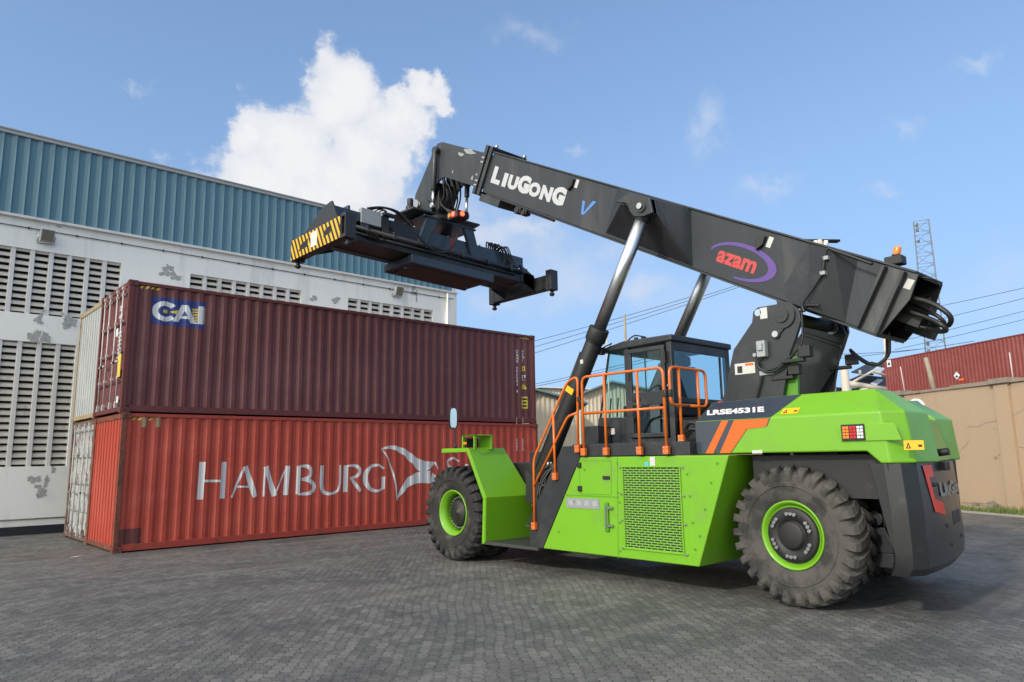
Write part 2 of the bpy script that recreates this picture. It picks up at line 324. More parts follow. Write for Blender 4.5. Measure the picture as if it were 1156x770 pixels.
# lettering: mesh triangles in a local frame (x along, y up) of a real surface
def text_tris(s,size,bold=0,sx=1,shear=0,spacing=1):
    cu_=bpy.data.curves.new('lettering','FONT'); cu_.body=s; cu_.size=size; cu_.offset=bold; cu_.shear=shear; cu_.space_character=spacing; cu_.resolution_u=3
    o=bpy.data.objects.new('lettering',cu_); COL.objects.link(o)
    dg=bpy.context.evaluated_depsgraph_get(); me=bpy.data.meshes.new_from_object(o.evaluated_get(dg))
    vs=[Vector((v.co.x*sx,v.co.y,0)) for v in me.vertices]; fs=[tuple(p.vertices) for p in me.polygons]
    bpy.data.objects.remove(o); bpy.data.curves.remove(cu_); bpy.data.meshes.remove(me)
    return vs,fs
def put_text(mb,s,o,xd,yd,size,fit_w=None,**k):
    vs,fs=text_tris(s,size,**k)
    if fit_w:
        x0=min(v.x for v in vs); x1=max(v.x for v in vs); q=fit_w/(x1-x0)
        for v in vs: v.x=(v.x-x0)*q
    o=Vector(o); xd=Vector(xd).normalized(); yd=Vector(yd).normalized()
    mb.add([o+xd*v.x+yd*v.y for v in vs],fs)
def strip(a,b,wa,wb=None):
    """flat stroke between 2D points"""
    wb=wa if wb is None else wb; a=Vector(a); b=Vector(b); d=(b-a).normalized(); n=Vector((-d.y,d.x)); 
    return [a+n*wa/2,a-n*wa/2,b-n*wb/2,b+n*wb/2]
# ================================================================== GROUND
def ground_mat():
    m=bpy.data.materials.new('block_paving'); m.use_nodes=True; t=m.node_tree; b=t.nodes['Principled BSDF']; L=t.links
    co=nd(t,'ShaderNodeTexCoord'); mp=nd(t,'ShaderNodeMapping'); mp.inputs['Rotation'].default_value=(0,0,R(39+90)); L.new(co.outputs['Object'],mp.inputs[0])
    def mth(op,a,b=None,cl=False):
        n=nd(t,'ShaderNodeMath',operation=op,use_clamp=cl)
        for i,s in enumerate((a,b)):
            if s is None: continue
            if isinstance(s,(int,float)): n.inputs[i].default_value=s
            else: L.new(s,n.inputs[i])
        return n.outputs[0]
    def noise(sc,det=5,vec=None,ro=.6):
        n=nd(t,'ShaderNodeTexNoise'); n.inputs['Scale'].default_value=sc; n.inputs['Detail'].default_value=det; n.inputs['Roughness'].default_value=ro; L.new(vec or co.outputs['Object'],n.inputs['Vector']); return n.outputs['Fac']
    sp=nd(t,'ShaderNodeSeparateXYZ'); L.new(mp.outputs[0],sp.inputs[0])
    # slight wander of the courses
    wob=mth('ADD',mth('MULTIPLY',mth('SUBTRACT',noise(.35,3),.5),.35),mth('MULTIPLY',mth('SUBTRACT',noise(3.1,2),.5),.03))
    x=mth('ADD',sp.outputs[0],wob); y=mth('ADD',sp.outputs[1],mth('ADD',mth('MULTIPLY',mth('SUBTRACT',noise(.5,3),.5),.3),mth('MULTIPLY',mth('SUBTRACT',noise(3.7,2),.5),.03)))
    # interlocking outline: long sides step in and out
    tri=mth('PINGPONG',mth('ADD',x,21.0),.0525); st=mth('MULTIPLY',mth('SUBTRACT',mth('DIVIDE',tri,.056),.5),2.6)
    st=nd(t,'ShaderNodeClamp'); 
    L.new(mth('MULTIPLY',mth('SUBTRACT',mth('DIVIDE',tri,.0525),.5),3.0),st.inputs[0]); st.inputs[1].default_value=-1; st.inputs[2].default_value=1
    y2=mth('ADD',y,mth('MULTIPLY',st.outputs[0],.0105))
    cb=nd(t,'ShaderNodeCombineXYZ'); L.new(x,cb.inputs[0]); L.new(y2,cb.inputs[1])
    br=nd(t,'ShaderNodeTexBrick',offset=.5); L.new(cb.outputs[0],br.inputs['Vector']); br.inputs['Scale'].default_value=1
    br.inputs['Brick Width'].default_value=.21; br.inputs['Row Height'].default_value=.105; br.inputs['Mortar Size'].default_value=.0048; br.inputs['Mortar Smooth'].default_value=.3
    br.inputs['Color1'].default_value=(.092,.094,.095,1); br.inputs['Color2'].default_value=(.172,.171,.168,1); br.inputs['Mortar'].default_value=(.055,.055,.053,1); br.inputs['Bias'].default_value=-.1
    # broad stains, dust and oil
    def mixc(f,a,bc,blend='MIX'):
        n=nd(t,'ShaderNodeMix',data_type='RGBA',blend_type=blend)
        if isinstance(f,(int,float)): n.inputs[0].default_value=f
        else: L.new(f,n.inputs[0])
        L.new(a,n.inputs[6])
        if isinstance(bc,tuple): n.inputs[7].default_value=(*bc,1)
        else: L.new(bc,n.inputs[7])
        return n.outputs[2]
    def mr(v,a,b_,c,d):
        n=nd(t,'ShaderNodeMapRange',interpolation_type='SMOOTHSTEP'); L.new(v,n.inputs[0]); n.inputs[1].default_value=a; n.inputs[2].default_value=b_; n.inputs[3].default_value=c; n.inputs[4].default_value=d; return n.outputs[0]
    c=br.outputs['Color']
    c=mixc(mr(noise(.28,6),.42,.68,0,.45),c,(.165,.16,.15))
    c=mixc(mr(noise(.75,7),.48,.68,0,.65),c,(.062,.064,.068))
    c=mixc(mr(noise(.42,8,ro=.7),.60,.66,0,.55),c,(.045,.045,.046))
    c=mixc(mr(noise(2.2,7,ro=.7),.58,.74,0,.45),c,(.2,.195,.185))
    c=mixc(mr(noise(28,3),.35,.75,0,.35),c,(.075,.075,.075))
    mt1=nd(t,'ShaderNodeMapping'); mt1.inputs['Rotation'].default_value=(0,0,R(-8)); mt1.inputs['Scale'].default_value=(.10,1.5,1); L.new(co.outputs['Object'],mt1.inputs[0])
    c=mixc(mr(noise(1.0,6,mt1.outputs[0]),.50,.66,0,.5),c,(.068,.067,.066))
    mt2=nd(t,'ShaderNodeMapping'); mt2.inputs['Rotation'].default_value=(0,0,R(62)); mt2.inputs['Scale'].default_value=(.14,1.3,1); L.new(co.outputs['Object'],mt2.inputs[0])
    c=mixc(mr(noise(1.0,6,mt2.outputs[0]),.52,.68,0,.4),c,(.20,.19,.175))
    c=mixc(mr(noise(7.5,4,ro=.75),.60,.70,0,.5),c,(.19,.185,.175))
    c=mixc(mr(noise(9.0,4,mt1.outputs[0],.75),.62,.72,0,.5),c,(.055,.055,.055))
    gap=mr(noise(1.1,4),.56,.70,0,1); gap2=mr(noise(5.0,3),.38,.62,.1,1)
    c=mixc(mth('MULTIPLY',br.outputs['Fac'],mth('ADD',mth('MULTIPLY',gap,.4),mth('MULTIPLY',gap2,.6)),True),c,(.018,.018,.018))
    L.new(c,b.inputs['Base Color'])
    L.new(mr(noise(.9,5),.35,.7,.55,.85),b.inputs['Roughness']); b.inputs['Specular IOR Level'].default_value=.35
    h=mth('ADD',mth('MULTIPLY',br.outputs['Fac'],-1.0),mth('MULTIPLY',noise(60,4),.25))
    # single blocks tilt and sink a little
    vb=nd(t,'ShaderNodeTexVoronoi'); vb.inputs['Scale'].default_value=5.5; L.new(co.outputs['Object'],vb.inputs['Vector'])
    h=mth('ADD',h,mth('MULTIPLY',noise(4.5,5),3.5))
    bp=nd(t,'ShaderNodeBump'); bp.inputs['Strength'].default_value=.8; bp.inputs['Distance'].default_value=.016; L.new(h,bp.inputs['Height']); L.new(bp.outputs[0],b.inputs['Normal'])
    return m
g=MB(); g.add([(-400,-300,0),(500,-300,0),(500,500,0),(-400,500,0)],[(0,1,2,3)])
struct(g.build('ground',ground_mat()))
# ================================================================== WAREHOUSE
plaster=mat('white_plaster',(.80,.79,.75),.75,var=.05,vscale=.8,dirt=(.45,.44,.42),dirt_amt=.45,dirt_scale=1.2,dirt_th=.5,streak=True,bump=.08,bscale=25)
cement=mat('bare_cement',(.36,.355,.35),.9,var=.55,vscale=9,bump=.5,bscale=20)
bluesheet=mat('blue_cladding',(.085,.19,.25),.42,var=.06,vscale=.7,dirt=(.09,.2,.27),dirt_amt=.5,dirt_scale=1.5,streak=True)
finm=mat('fin_plaster',(.62,.61,.59),.75,var=.06,dirt=(.35,.31,.26),dirt_amt=.5,dirt_scale=2,dirt_th=.52,streak=True)
slatm=mat('louvre_slat',(.62,.58,.52),.8,var=.12,dirt=(.25,.22,.18),dirt_amt=.6,dirt_scale=3)
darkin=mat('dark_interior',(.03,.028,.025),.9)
flash=mat('grey_flashing',(.36,.37,.37),.5,var=.08)
blackband=mat('black_skirting',(.012,.014,.02),.6,var=.3)
YB=6.34; BX0,BX1=-16.0,13.76; ZC=8.62; ZR=10.95
wh=thing('warehouse','white plastered warehouse with louvred openings and blue ribbed cladding above','building',(0,YB,0))
holes=[(-14.5,1.24,5.93,7.74),(-14.5,.25,1.79,5.16),(3.22,6.96,5.93,7.74),(8.80,12.63,5.93,7.74)]
def wall_face(mb,x0,x1,z0,z1,y,holes,depth):
    xs=sorted({x0,x1,*[h[0] for h in holes],*[h[1] for h in holes]}); zs=sorted({z0,z1,*[h[2] for h in holes],*[h[3] for h in holes]})
    for i in range(len(xs)-1):
        for j in range(len(zs)-1):
            cx,cz=(xs[i]+xs[i+1])/2,(zs[j]+zs[j+1])/2
            if any(h[0]<cx<h[1] and h[2]<cz<h[3] for h in holes): continue
            mb.add([(xs[i],y,zs[j]),(xs[i+1],y,zs[j]),(xs[i+1],y,zs[j+1]),(xs[i],y,zs[j+1])],[(0,1,2,3)])
    for a,b,c,d in holes:
        mb.add([(a,y,c),(b,y,c),(b,y,d),(a,y,d),(a,y+depth,c),(b,y+depth,c),(b,y+depth,d),(a,y+depth,d)],[(0,4,5,1),(1,5,6,2),(2,6,7,3),(3,7,4,0)])
m=MB(); m.open=True
wall_face(m,BX0,BX1,0,ZC,YB,holes,.26)
m.add([(BX1,YB,0),(BX1,YB+24,0),(BX1,YB+24,ZC),(BX1,YB,ZC)],[(0,1,2,3)])
m.add([(BX0,YB,0),(BX0,YB+24,0),(BX0,YB+24,ZC),(BX0,YB,ZC)],[(3,2,1,0)])
m.add([(BX1,YB+24,0),(BX0,YB+24,0),(BX0,YB+24,ZC),(BX1,YB+24,ZC)],[(0,1,2,3)])
wallo=m.build('wall',plaster,wh)
m=MB(); m.box((13.25,YB-.06,0),(BX1+.02,YB-.002,ZC-.02)); m.build('pilaster',plaster,wh,bevel=.01)
# worn patches of bare cement (real marks on the wall)
def patch_pts(cx,cz,w,h,seed):
    rr=random.Random(seed); n=26; e_=.003+.0009*(seed-100)
    out=[]; ph=[rr.random()*6.28 for _ in range(4)]
    for i in range(n):
        t=2*math.pi*i/n; k=.80+.24*math.sin(2*t+ph[0])+.16*math.sin(3*t+ph[1])+.13*math.sin(5*t+ph[2])+.10*math.sin(9*t+ph[3])+.22*(rr.random()-.5); out.append((cx+math.cos(t)*w/2*k,YB-e_,cz+math.sin(t)*h/2*k))
    return out
k=0
for (px,py,ww,hh) in ((190,303,.55,.45),(197,312,.8,.4),(187,309,.55,.35),(354,337,.55,.35),(379,339,.55,.45),(467,325,.35,.35),(470,334,.22,.75),(466,331,.3,.4),
    (39,380,.45,.75),(51,381,.35,.65),(79,364,.65,.55),(76,362,.5,.4),(43,362,.35,.3),(45,359,.18,.5),(38,541,.45,.38),(52,543,.2,.5),(47,557,.5,.35),(42,549,.25,.2),(60,530,.22,.28),(44,556,.22,.4),
    (70,354,.12,.22),(49,351,.12,.25),(66,256,.25,.06)):
    p=QY(px,py,YB); m=MB(); m.poly(patch_pts(p.x,p.z,ww*.66,hh*.66,100+k)); k+=1
    m.build('bare_patch',cement,wh)
# windows
def louvre(hx0,hx1,hz0,hz1,pitch,anchor):
    m=MB(); x=anchor-pitch
    while x-.1>hx0: m.box((x-.055,YB+.02,hz0),(x+.055,YB+.2,hz1)); x-=pitch
    f=m.build('louvre_window',finm,wh,bevel=.006)
    s=MB(); z=hz0+.1
    while z<hz1-.02:
        s.hexa([(hx0,YB+.08,z-.045),(hx1,YB+.08,z-.045),(hx1,YB+.19,z+.035),(hx0,YB+.19,z+.035),(hx0,YB+.08,z+.035),(hx1,YB+.08,z+.035),(hx1,YB+.19,z+.09),(hx0,YB+.19,z+.09)]); z+=.187
    s.build('louvre_slats',slatm,f)
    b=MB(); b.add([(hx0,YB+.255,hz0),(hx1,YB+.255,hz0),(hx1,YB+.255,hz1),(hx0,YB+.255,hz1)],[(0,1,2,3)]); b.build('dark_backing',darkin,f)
louvre(*holes[0],.4475,1.24+.02); louvre(*holes[1],.4475,.25+.02); louvre(*holes[2],.4675,6.96); louvre(*holes[3],.4788,12.63)
# cladding with ribs: profile as seen, 0.30 m pitch
m=MB(); m.open=True; x=BX0+.02; prof=[]
XE=13.53
while x<XE-.3:
    prof+= [(x,0),(x+.15,0),(x+.155,-.006),(x+.283,-.055)]; x+=.30
prof.append((XE,0)); o=[]
yb=YB-.06
vs=[(a,yb+b,ZC+.03) for a,b in prof]+[(a,yb+b,ZR) for a,b in prof]; n=len(prof)
m.add(vs,[(i,i+1,i+1+n,i+n) for i in range(n-1)])
m.add([(XE,yb,ZC+.03),(XE,yb+24,ZC+.03),(XE,yb+24,ZR),(XE,yb,ZR)],[(0,1,2,3)])
m.build('cladding',bluesheet,wh)
m=MB(); m.box((XE+.002,YB-.04,ZC+.025),(BX1,YB+.3,ZR-.25)); m.build('corner_column',plaster,wh)
m=MB(); m.box((BX0,YB-.13,ZC-.045),(BX1+.04,YB+.1,ZC+.025)); m.build('ledge',finm,wh)
m=MB(); m.box((BX0,YB-.14,ZR-.05),(XE+.03,YB+.3,ZR+.05)); m.box((BX0,YB-.17,ZR+.052),(XE+.05,YB+.3,ZR+.085)); m.build('gutter',flash,wh)
m=MB(); m.add([(BX0,YB-.1,ZR+.07),(XE,YB-.1,ZR+.07),(XE,YB+12,ZR+1.5),(BX0,YB+12,ZR+1.5),(BX0,YB+24,ZR+.07),(XE,YB+24,ZR+.07)],[(0,1,2,3),(3,2,5,4),(1,5,2),(0,3,4)]); m.build('roof',flash,wh)
m=MB(); m.tube([(BX0,YB-.03,8.33),(12.95,YB-.03,8.33),(13.6,YB-.09,8.33)],.012,6)
for i in range(13):
    xx=-1.15+i*1.17; m.box((xx,YB-.05,8.30),(xx+.03,YB-.001,8.36))
m.build('conduit',G['black'],wh)
m=MB(); m.tube([(BX0,YB-.04,.41),(1.2,YB-.04,.41)],.022,6); m.build('floor_pipe',cement,wh)
m=MB(); m.box((BX0,YB-.015,0),(BX1,YB-.003,.23)); m.build('skirting',blackband,wh)
m=MB(); m.tube([(13.27,YB-.11,ZC-.1),(13.25,YB-.11,0)],.035,8); m.build('downpipe',plaster,wh)
for (px,py,lab) in ((52,267,'weathered square floodlight on the white wall above the upper left louvres'),(447,329,'pale square floodlight on the white wall near the warehouse corner')):
    p=QY(px,py,YB); f=thing('floodlight',lab,'floodlight',(p.x,YB,p.z),0,'floodlights on the warehouse wall')
    m=MB(); c=p
    m.hexa([(c.x-.17,YB-.22,c.z-.2),(c.x+.17,YB-.22,c.z-.2),(c.x+.17,YB-.1,c.z-.2),(c.x-.17,YB-.1,c.z-.2),(c.x-.17,YB-.34,c.z+.12),(c.x+.17,YB-.34,c.z+.12),(c.x+.17,YB-.16,c.z+.14),(c.x-.17,YB-.16,c.z+.14)])
    m.build('housing',G['cabinet'],f,bevel=.02)
    m=MB(); m.add([(c.x-.14,YB-.229,c.z-.18),(c.x+.14,YB-.229,c.z-.18),(c.x+.14,YB-.342,c.z+.1),(c.x-.14,YB-.342,c.z+.1)],[(0,1,2,3)]); m.build('glass_pane',mat('dusty_lamp_glass',(.16,.15,.12),.3),f)
    m=MB(); m.tube(rounded([(c.x-.2,YB-.2,c.z-.03),(c.x-.2,YB-.02,c.z-.22),(c.x+.2,YB-.02,c.z-.22),(c.x+.2,YB-.2,c.z-.03)],.04),.014,6); m.build('bracket',G['steel'],f)
# ================================================================== CONTAINERS
LC,BC=12.192,2.438
def corr(x,x0):
    """side-wall profile: depth inward at position x"""
    t=(x-x0)%.278
    if t<.072: return 0
    if t<.140: return (t-.072)/.068*.036
    if t<.210: return .036
    return (1-(t-.210)/.068)*.036
def corr_breaks(x0,a,b):
    out=[]; k=math.floor((a-x0)/.278)-1
    while x0+k*.278<b:
        for q in (0,.072,.140,.210):
            v=x0+k*.278+q
            if a<v<b: out.append(v)
        k+=1
    return out
def cont_mats(nm,base,frame,rust_amt,th=.56,rough=.5):
    return mat(nm+'_sheet',base,rough,var=.10,vscale=1.4,dirt=RUST,dirt_amt=rust_amt,dirt_scale=3.2,dirt_th=th,bump=.012,bscale=9,dent=.35,fade=(tuple(min(1,c*1.2+.03) for c in base),.4),specks=((.10,.045,.03),9,.70)),mat(nm+'_frame',frame,.55,var=.15,vscale=5,dirt=RUST,dirt_amt=min(1,rust_amt+.35),dirt_scale=4,dirt_th=th-.06,bump=.1,bscale=30)
def container(label,loc,rz,H,sm,fm,end,Lc=LC,group=None,postm=None,rods=None,doorm=None):
    root=thing('shipping_container',label,'container',loc,rz,group)
    b=.03; P=postm or fm
    def bld(mb,n,mt,par=root,bevel=0): return mb.build(n,mt,par,bevel,world=False)
    # side panels along x
    X0=.11; X1=Lc-.11; br=[X0]+corr_breaks(X0,X0,X1)+[X1]
    for (y,s) in ((b,1),(BC-b,-1)):
        m=MB(); m.open=True; n=len(br); vs=[(x,y+s*corr(x,X0),.16) for x in br]+[(x,y+s*corr(x,X0),H-.08) for x in br]
        m.add(vs,[(i,i+1,i+1+n,i+n) if s>0 else (i,i+n,i+1+n,i+1) for i in range(n-1)]); bld(m,'side_panel',sm)
    def endpanel(x,s):
        Y0=.11; Y1=BC-.11; bb=[Y0]
        k=0; pitch=.247
        while Y0+k*pitch<Y1:
            for q in (.07,.087,.160,.177): 
                if Y0+k*pitch+q<Y1: bb.append(Y0+k*pitch+q)
            k+=1
        bb.append(Y1)
        def d(y):
            t=(y-Y0+1e-6)%pitch; return 0 if t<.07 or t>=.177 else min((t-.07)/.017,1,max(0,(.177-t))/.017)*.07
        m=MB(); m.open=True; n=len(bb); vs=[(x+s*d(y),y,.14) for y in bb]+[(x+s*d(y),y,H-.1) for y in bb]
        m.add(vs,[(i,i+n,i+1+n,i+1) if s>0 else (i,i+1,i+1+n,i+n) for i in range(n-1)]); bld(m,'end_panel',sm)
    def doorend(x,s):
        for k in (0,1):
            y0=.11+k*(BC/2-.11)+.006; y1=y0+BC/2-.11-.012
            m=MB(); m.open=True; zs=[.17]; z=.17; H0=H-.13
            q=(H0-.17)/4
            prof=[]
            for i in range(4):
                a=.17+i*q; prof+=[(a,0),(a+.12,0),(a+.16,.05),(a+q-.16,.05),(a+q-.12,0)]
            prof.append((H0,0)); n=len(prof)
            m.add([(x+s*d,y0,z) for z,d in prof]+[(x+s*d,y1,z) for z,d in prof],[(i,i+n,i+n+1,i+1) if s<0 else (i,i+1,i+n+1,i+n) for i in range(n-1)])
            dr=bld(m,'door',doorm or sm)
            for rr in (.28,.72):
                yy=y0+(y1-y0)*rr
                m=MB(); m.cyl((x-s*.035,yy,.12),(x-s*.035,yy,H-.08),.017,n=8)
                for z in (.2,.75,1.35,2.0,H-.3): m.box((x-s*.055,yy-.04,z),(x-s*.002,yy+.04,z+.06))
                m.box((x-s*.06,yy-.03,.12),(x,yy+.05,.2)); m.box((x-s*.06,yy-.03,H-.16),(x,yy+.05,H-.08))
                bld(m,'lock_rod',rods or G['steel'],dr)
            m=MB()
            for rr in (.28,.72):
                yy=y0+(y1-y0)*rr; m.box((x-s*.08,yy-.02,1.12),(x-s*.05,yy+.34 if rr<.5 else yy-.34,1.16))
            bld(m,'handle',rods or G['steel'],dr)
            ye=y0 if k==0 else y1
            for z in (.35,1.0,1.7,2.35): m=MB(); m.box((x-s*.03,ye-.03,z),(x+s*.01,ye+.03,z+.13)); bld(m,'hinge',P,dr)
    for (x,s,kind) in ((b,1,end[0]),(Lc-b,-1,end[1])):
        (doorend if kind=='door' else endpanel)(x,s)
    # frame: four posts, sills, headers and side rails, each its own part
    c_=.118
    for x in (0,Lc):
        sx=1 if x==0 else -1
        for y in (0,BC):
            sy=1 if y==0 else -1
            m=MB(); m.box((x+sx*.003,y+sy*.003,c_),(x+sx*.105,y+sy*.105,H-c_)); bld(m,'corner_post',P,bevel=.006)
        m=MB(); m.box((x+sx*.012,.16,.04),(x+sx*.10,BC-.16,.145)); bld(m,'sill',P,bevel=.006)
        m=MB(); m.box((x+sx*.012,.16,H-.125),(x+sx*.10,BC-.16,H-.012)); bld(m,'header',P,bevel=.006)
    for y in (0,BC):
        sy=1 if y==0 else -1
        m=MB(); m.box((.17,y+sy*.012,.03),(Lc-.17,y+sy*.05,.165)); bld(m,'bottom_rail',fm,bevel=.005)
        m=MB(); m.box((.17,y+sy*.014,H-.085),(Lc-.17,y+sy*.08,H-.012)); bld(m,'top_rail',fm,bevel=.005)
    for x in (0,Lc):
        for y in (0,BC):
            for z in (0,H):
                sx=1 if x==0 else -1; sy=1 if y==0 else -1; sz=1 if z==0 else -1
                m=MB(); m.box((x-sx*.004,y-sy*.004,z),(x+sx*.178,y+sy*.162,z+sz*.118))
                m.cm=1
                # apertures of the casting, solid blocks coloured dark for the shade inside
                m.box((x+sx*.055,y-sy*.006,z+sz*.04),(x+sx*.115,y+sy*.03,z+sz*.085)); m.box((x-sx*.006,y+sy*.055,z+sz*.04),(x+sx*.03,y+sy*.1,z+sz*.085))
                bld(m,'corner_casting',[P,darkin],bevel=.004)
    m=MB(); m.box((.1,.05,H-.05),(Lc-.1,BC-.05,H-.02)); bld(m,'roof_panel',sm)
    m=MB(); m.box((.12,.06,.10),(Lc-.12,BC-.06,.15)); 
    for i in range(30): m.box((.3+i*.4,.06,.05),(.36+i*.4,BC-.06,.1))
    bld(m,'underframe',fm)
    return root
HC=2.896
maroon_s,maroon_f=cont_mats('maroon',(.125,.033,.034),(.115,.026,.026),.25,.62)
red_s,red_f=cont_mats('red',(.40,.052,.028),(.33,.045,.03),.5,.60)
rustpost=mat('rusty_post',(.20,.05,.028),.7,var=.3,vscale=9,dirt=(.09,.035,.02),dirt_amt=.9,dirt_scale=6,dirt_th=.42,bump=.2,bscale=40)
white_s,white_f=cont_mats('offwhite',(.40,.42,.42),(.34,.27,.17),.5,.60)
white2_s,white2_f=cont_mats('worn_white',(.38,.39,.385),(.16,.12,.10),.95,.50)
farred_s,farred_f=cont_mats('farred',(.19,.034,.026),(.18,.035,.028),.2,.64)
cA=container('lower red container lettered in white, standing on the paving',(0.04,-.02,0),0,HC,red_s,red_f,('panel','door'),postm=rustpost)
cB=container('upper dark maroon container with blue and white square logo',(0,0,HC),0,HC,maroon_s,maroon_f,('door','panel'),rods=mat('pale_rod',(.5,.46,.45),.5,metal=.2))
cC=container('lower worn white container with rusty door end, behind the red one',(.06,BC+.06,0),0,HC,white2_s,white2_f,('door','panel'),rods=white2_s)
cD=container('upper pale container with tan frame, behind the maroon one',(.03,BC+.05,HC),0,HC,white_s,white_f,('panel','door'))
# ---- markings that follow the corrugation
def conform(mb,name,mats,root,x_off,z_off,x0=.11,base=.03,out=.0035):
    """mb holds flat pieces with coords (X, layer, Z) in container space"""
    bm=bmesh.new(); vs=[bm.verts.new(v) for v in mb.v]; 
    for f,mi in zip(mb.f,mb.mi):
        try: ff=bm.faces.new([vs[i] for i in f]); ff.material_index=mi
        except ValueError: pass
    a=min(v.x for v in mb.v); b=max(v.x for v in mb.v)
    for xb in corr_breaks(x0,a,b):
        gm=bm.verts[:]+bm.edges[:]+bm.faces[:]
        bmesh.ops.bisect_plane(bm,geom=gm,plane_co=(xb,0,0),plane_no=(1,0,0),dist=1e-5)
    for v in bm.verts: v.co.y=base+corr(v.co.x,x0)-out-v.co.y
    me=bpy.data.meshes.new(name); bm.to_mesh(me); bm.free()
    for mt in mats: me.materials.append(mt)
    o=bpy.data.objects.new(name,me); COL.objects.link(o); o.parent=root; return o
def flat(mb,pts,lay): mb.add([(p[0],lay,p[1]) for p in pts],[tuple(range(len(pts)))])
# blue logo panel, upper container (coords x, z inside the container)
def cpt(px,py,root,dy=.03): p=QY(px,py,root.location.y+dy); return (p.x-root.location.x,p.z-root.location.z)
bluelogo=mat('blue_logo_panel',(.022,.04,.19),.5,var=.15,vscale=5); wl=mat('white_logo_paint',(.62,.64,.66),.5,var=.06); wl2=mat('weathered_white_lettering',(.58,.58,.58),.5,var=.08,dirt=(.34,.10,.07),dirt_amt=.85,dirt_scale=4.5,dirt_th=.64,specks=((.34,.06,.04),12,.66)); yl=mat('yellow_logo_paint',(.66,.5,.05),.5,var=.08)
m=MB(); x0,z0=cpt(170,365,cB); x1,z1=cpt(233,341,cB); x0t,z0t=cpt(171,334,cB)
zt=z0t; zb=z0; LW=x1-x0; LH=zt-zb
flat(m,[(x0,zb),(x1,zb),(x1,zt),(x0,zt)],0)
m.cm=1
def U(u,v): return (x0+u*LW,zb+v*LH)
# C as ring segment
cx_,cy_=.25,.50; n=18; rx,ry,qx,qy=.235,.37,.13,.20
A_=[40+ (320-40)*i/n for i in range(n+1)]
for i in range(n):
    t0,t1=R(A_[i]),R(A_[i+1]); flat(m,[U(cx_+qx*math.cos(t0),cy_+qy*math.sin(t0)),U(cx_+rx*math.cos(t0),cy_+ry*math.sin(t0)),U(cx_+rx*math.cos(t1),cy_+ry*math.sin(t1)),U(cx_+qx*math.cos(t1),cy_+qy*math.sin(t1))],.0012)
flat(m,[U(.39,.16),U(.50,.16),U(.66,.82),U(.55,.82)],.0014); flat(m,[U(.66,.82),U(.55,.82),U(.72,.16),U(.84,.16)],.0016); flat(m,[U(.46,.30),U(.76,.30),U(.74,.40),U(.49,.40)],.0018)
flat(m,[U(.86,.16),U(.97,.16),U(.97,.84),U(.86,.84)],.0014)
m.cm=2
cc=[U(cx_+.045*math.cos(R(a)),cy_+.075*math.sin(R(a))) for a in range(0,360,30)]; flat(m,cc,.0012)
flat(m,[U(.33,.50),U(.49,.60),U(.47,.42)],.0008)
for k in range(6): flat(m,[U(.74+.01*k,.72-.1*k),U(.855,.72-.1*k+.015),U(.855,.66-.1*k+.01),U(.745+.01*k,.66-.1*k)],.0008); flat(m,[U(.975,.78-.1*k),U(.995,.78-.1*k),U(.995,.72-.1*k),U(.975,.72-.1*k)],.0008)
conform(m,'logo',[bluelogo,wl,yl],cB,0,0)
# height warning stripes near the top corners of both containers
def hazbar(root,xs,dirn,H=HC):
    m=MB(); 
    for k in range(4):
        x=xs+dirn*k*.11; flat(m,[(x,H-.155),(x+.055,H-.155),(x+.1,H-.095),(x+.045,H-.095)],.0008)
    conform(m,'height_warning',[yl],root,0,0)
hazbar(cB,.22,1); hazbar(cB,LC-.62,1); hazbar(cA,.2,1)
# small white / yellow markings at the far end of upper container
def vtext(mb,s,x,ztop,h,lay=.001,w=.6):
    for k,ch in enumerate(s):
        if ch==' ': continue
        vs,fs=text_tris(ch,h*1.25,bold=.006); xa=min(v.x for v in vs); 
        mb.add([(x+(v.x-xa),lay,ztop-h*1.22*(k+1)+v.y) for v in vs],fs)
m=MB(); xa,za=cpt(583,394,cB); vtext(m,'CAXU 495284 8',xa,za,.088); xb,zb2=cpt(590,394,cB); vtext(m,'45G1',xb,zb2,.082)
xw,zw=cpt(590,424,cB); flat(m,[(xw,zw),(xw+.13,zw),(xw+.13,zw+.02),(xw,zw+.02)],.001); flat(m,[(xw,zw-.10),(xw+.03,zw-.10),(xw+.03,zw-.001),(xw,zw-.001)],.0011); flat(m,[(xw+.09,zw-.07),(xw+.12,zw-.07),(xw+.12,zw-.001),(xw+.09,zw-.001)],.0011); flat(m,[(xw,zw-.14),(xw+.1,zw-.15),(xw+.1,zw-.13),(xw,zw-.12)],.0013)
conform(m,'lettering',[wl],cB,0,0); m=MB()
m.cm=1
xy,zy=cpt(590,417,cB); flat(m,[(xy,zy-.05),(xy+.11,zy-.05),(xy+.11,zy+.11),(xy,zy+.11)],.001)
xt,zt2=cpt(590,437,cB); flat(m,[(xt-.03,zt2-.06),(xt+.18,zt2-.06),(xt+.06,zt2+.14)],.001)
xq,zq=cpt(589,461,cB); flat(m,[(xq,zq),(xq+.27,zq),(xq+.27,zq+.38),(xq,zq+.38)],.001)
m.cm=2
for k,(a,b_) in enumerate(((.05,.22),(.08,.20),(.04,.24))): flat(m,[(xq+a,zq+.05+k*.11),(xq+b_,zq+.05+k*.11),(xq+b_,zq+.11+k*.11),(xq+a,zq+.11+k*.11)],.0018)
flat(m,[(xt+.04,zt2-.02),(xt+.09,zt2-.02),(xt+.06,zt2+.05)],.0018); flat(m,[(xy+.03,zy+.0),(xy+.08,zy+.0),(xy+.08,zy+.06),(xy+.03,zy+.06)],.0018)
conform(m,'marking',[wl,yl,darkin],cB,0,0)
m=MB(); xa,za=cpt(582.5,499,cA); vtext(m,'3486',xa,za+.12,.08); xb,zb2=cpt(589.5,499,cA); vtext(m,'5310',xb,zb2+.12,.08)
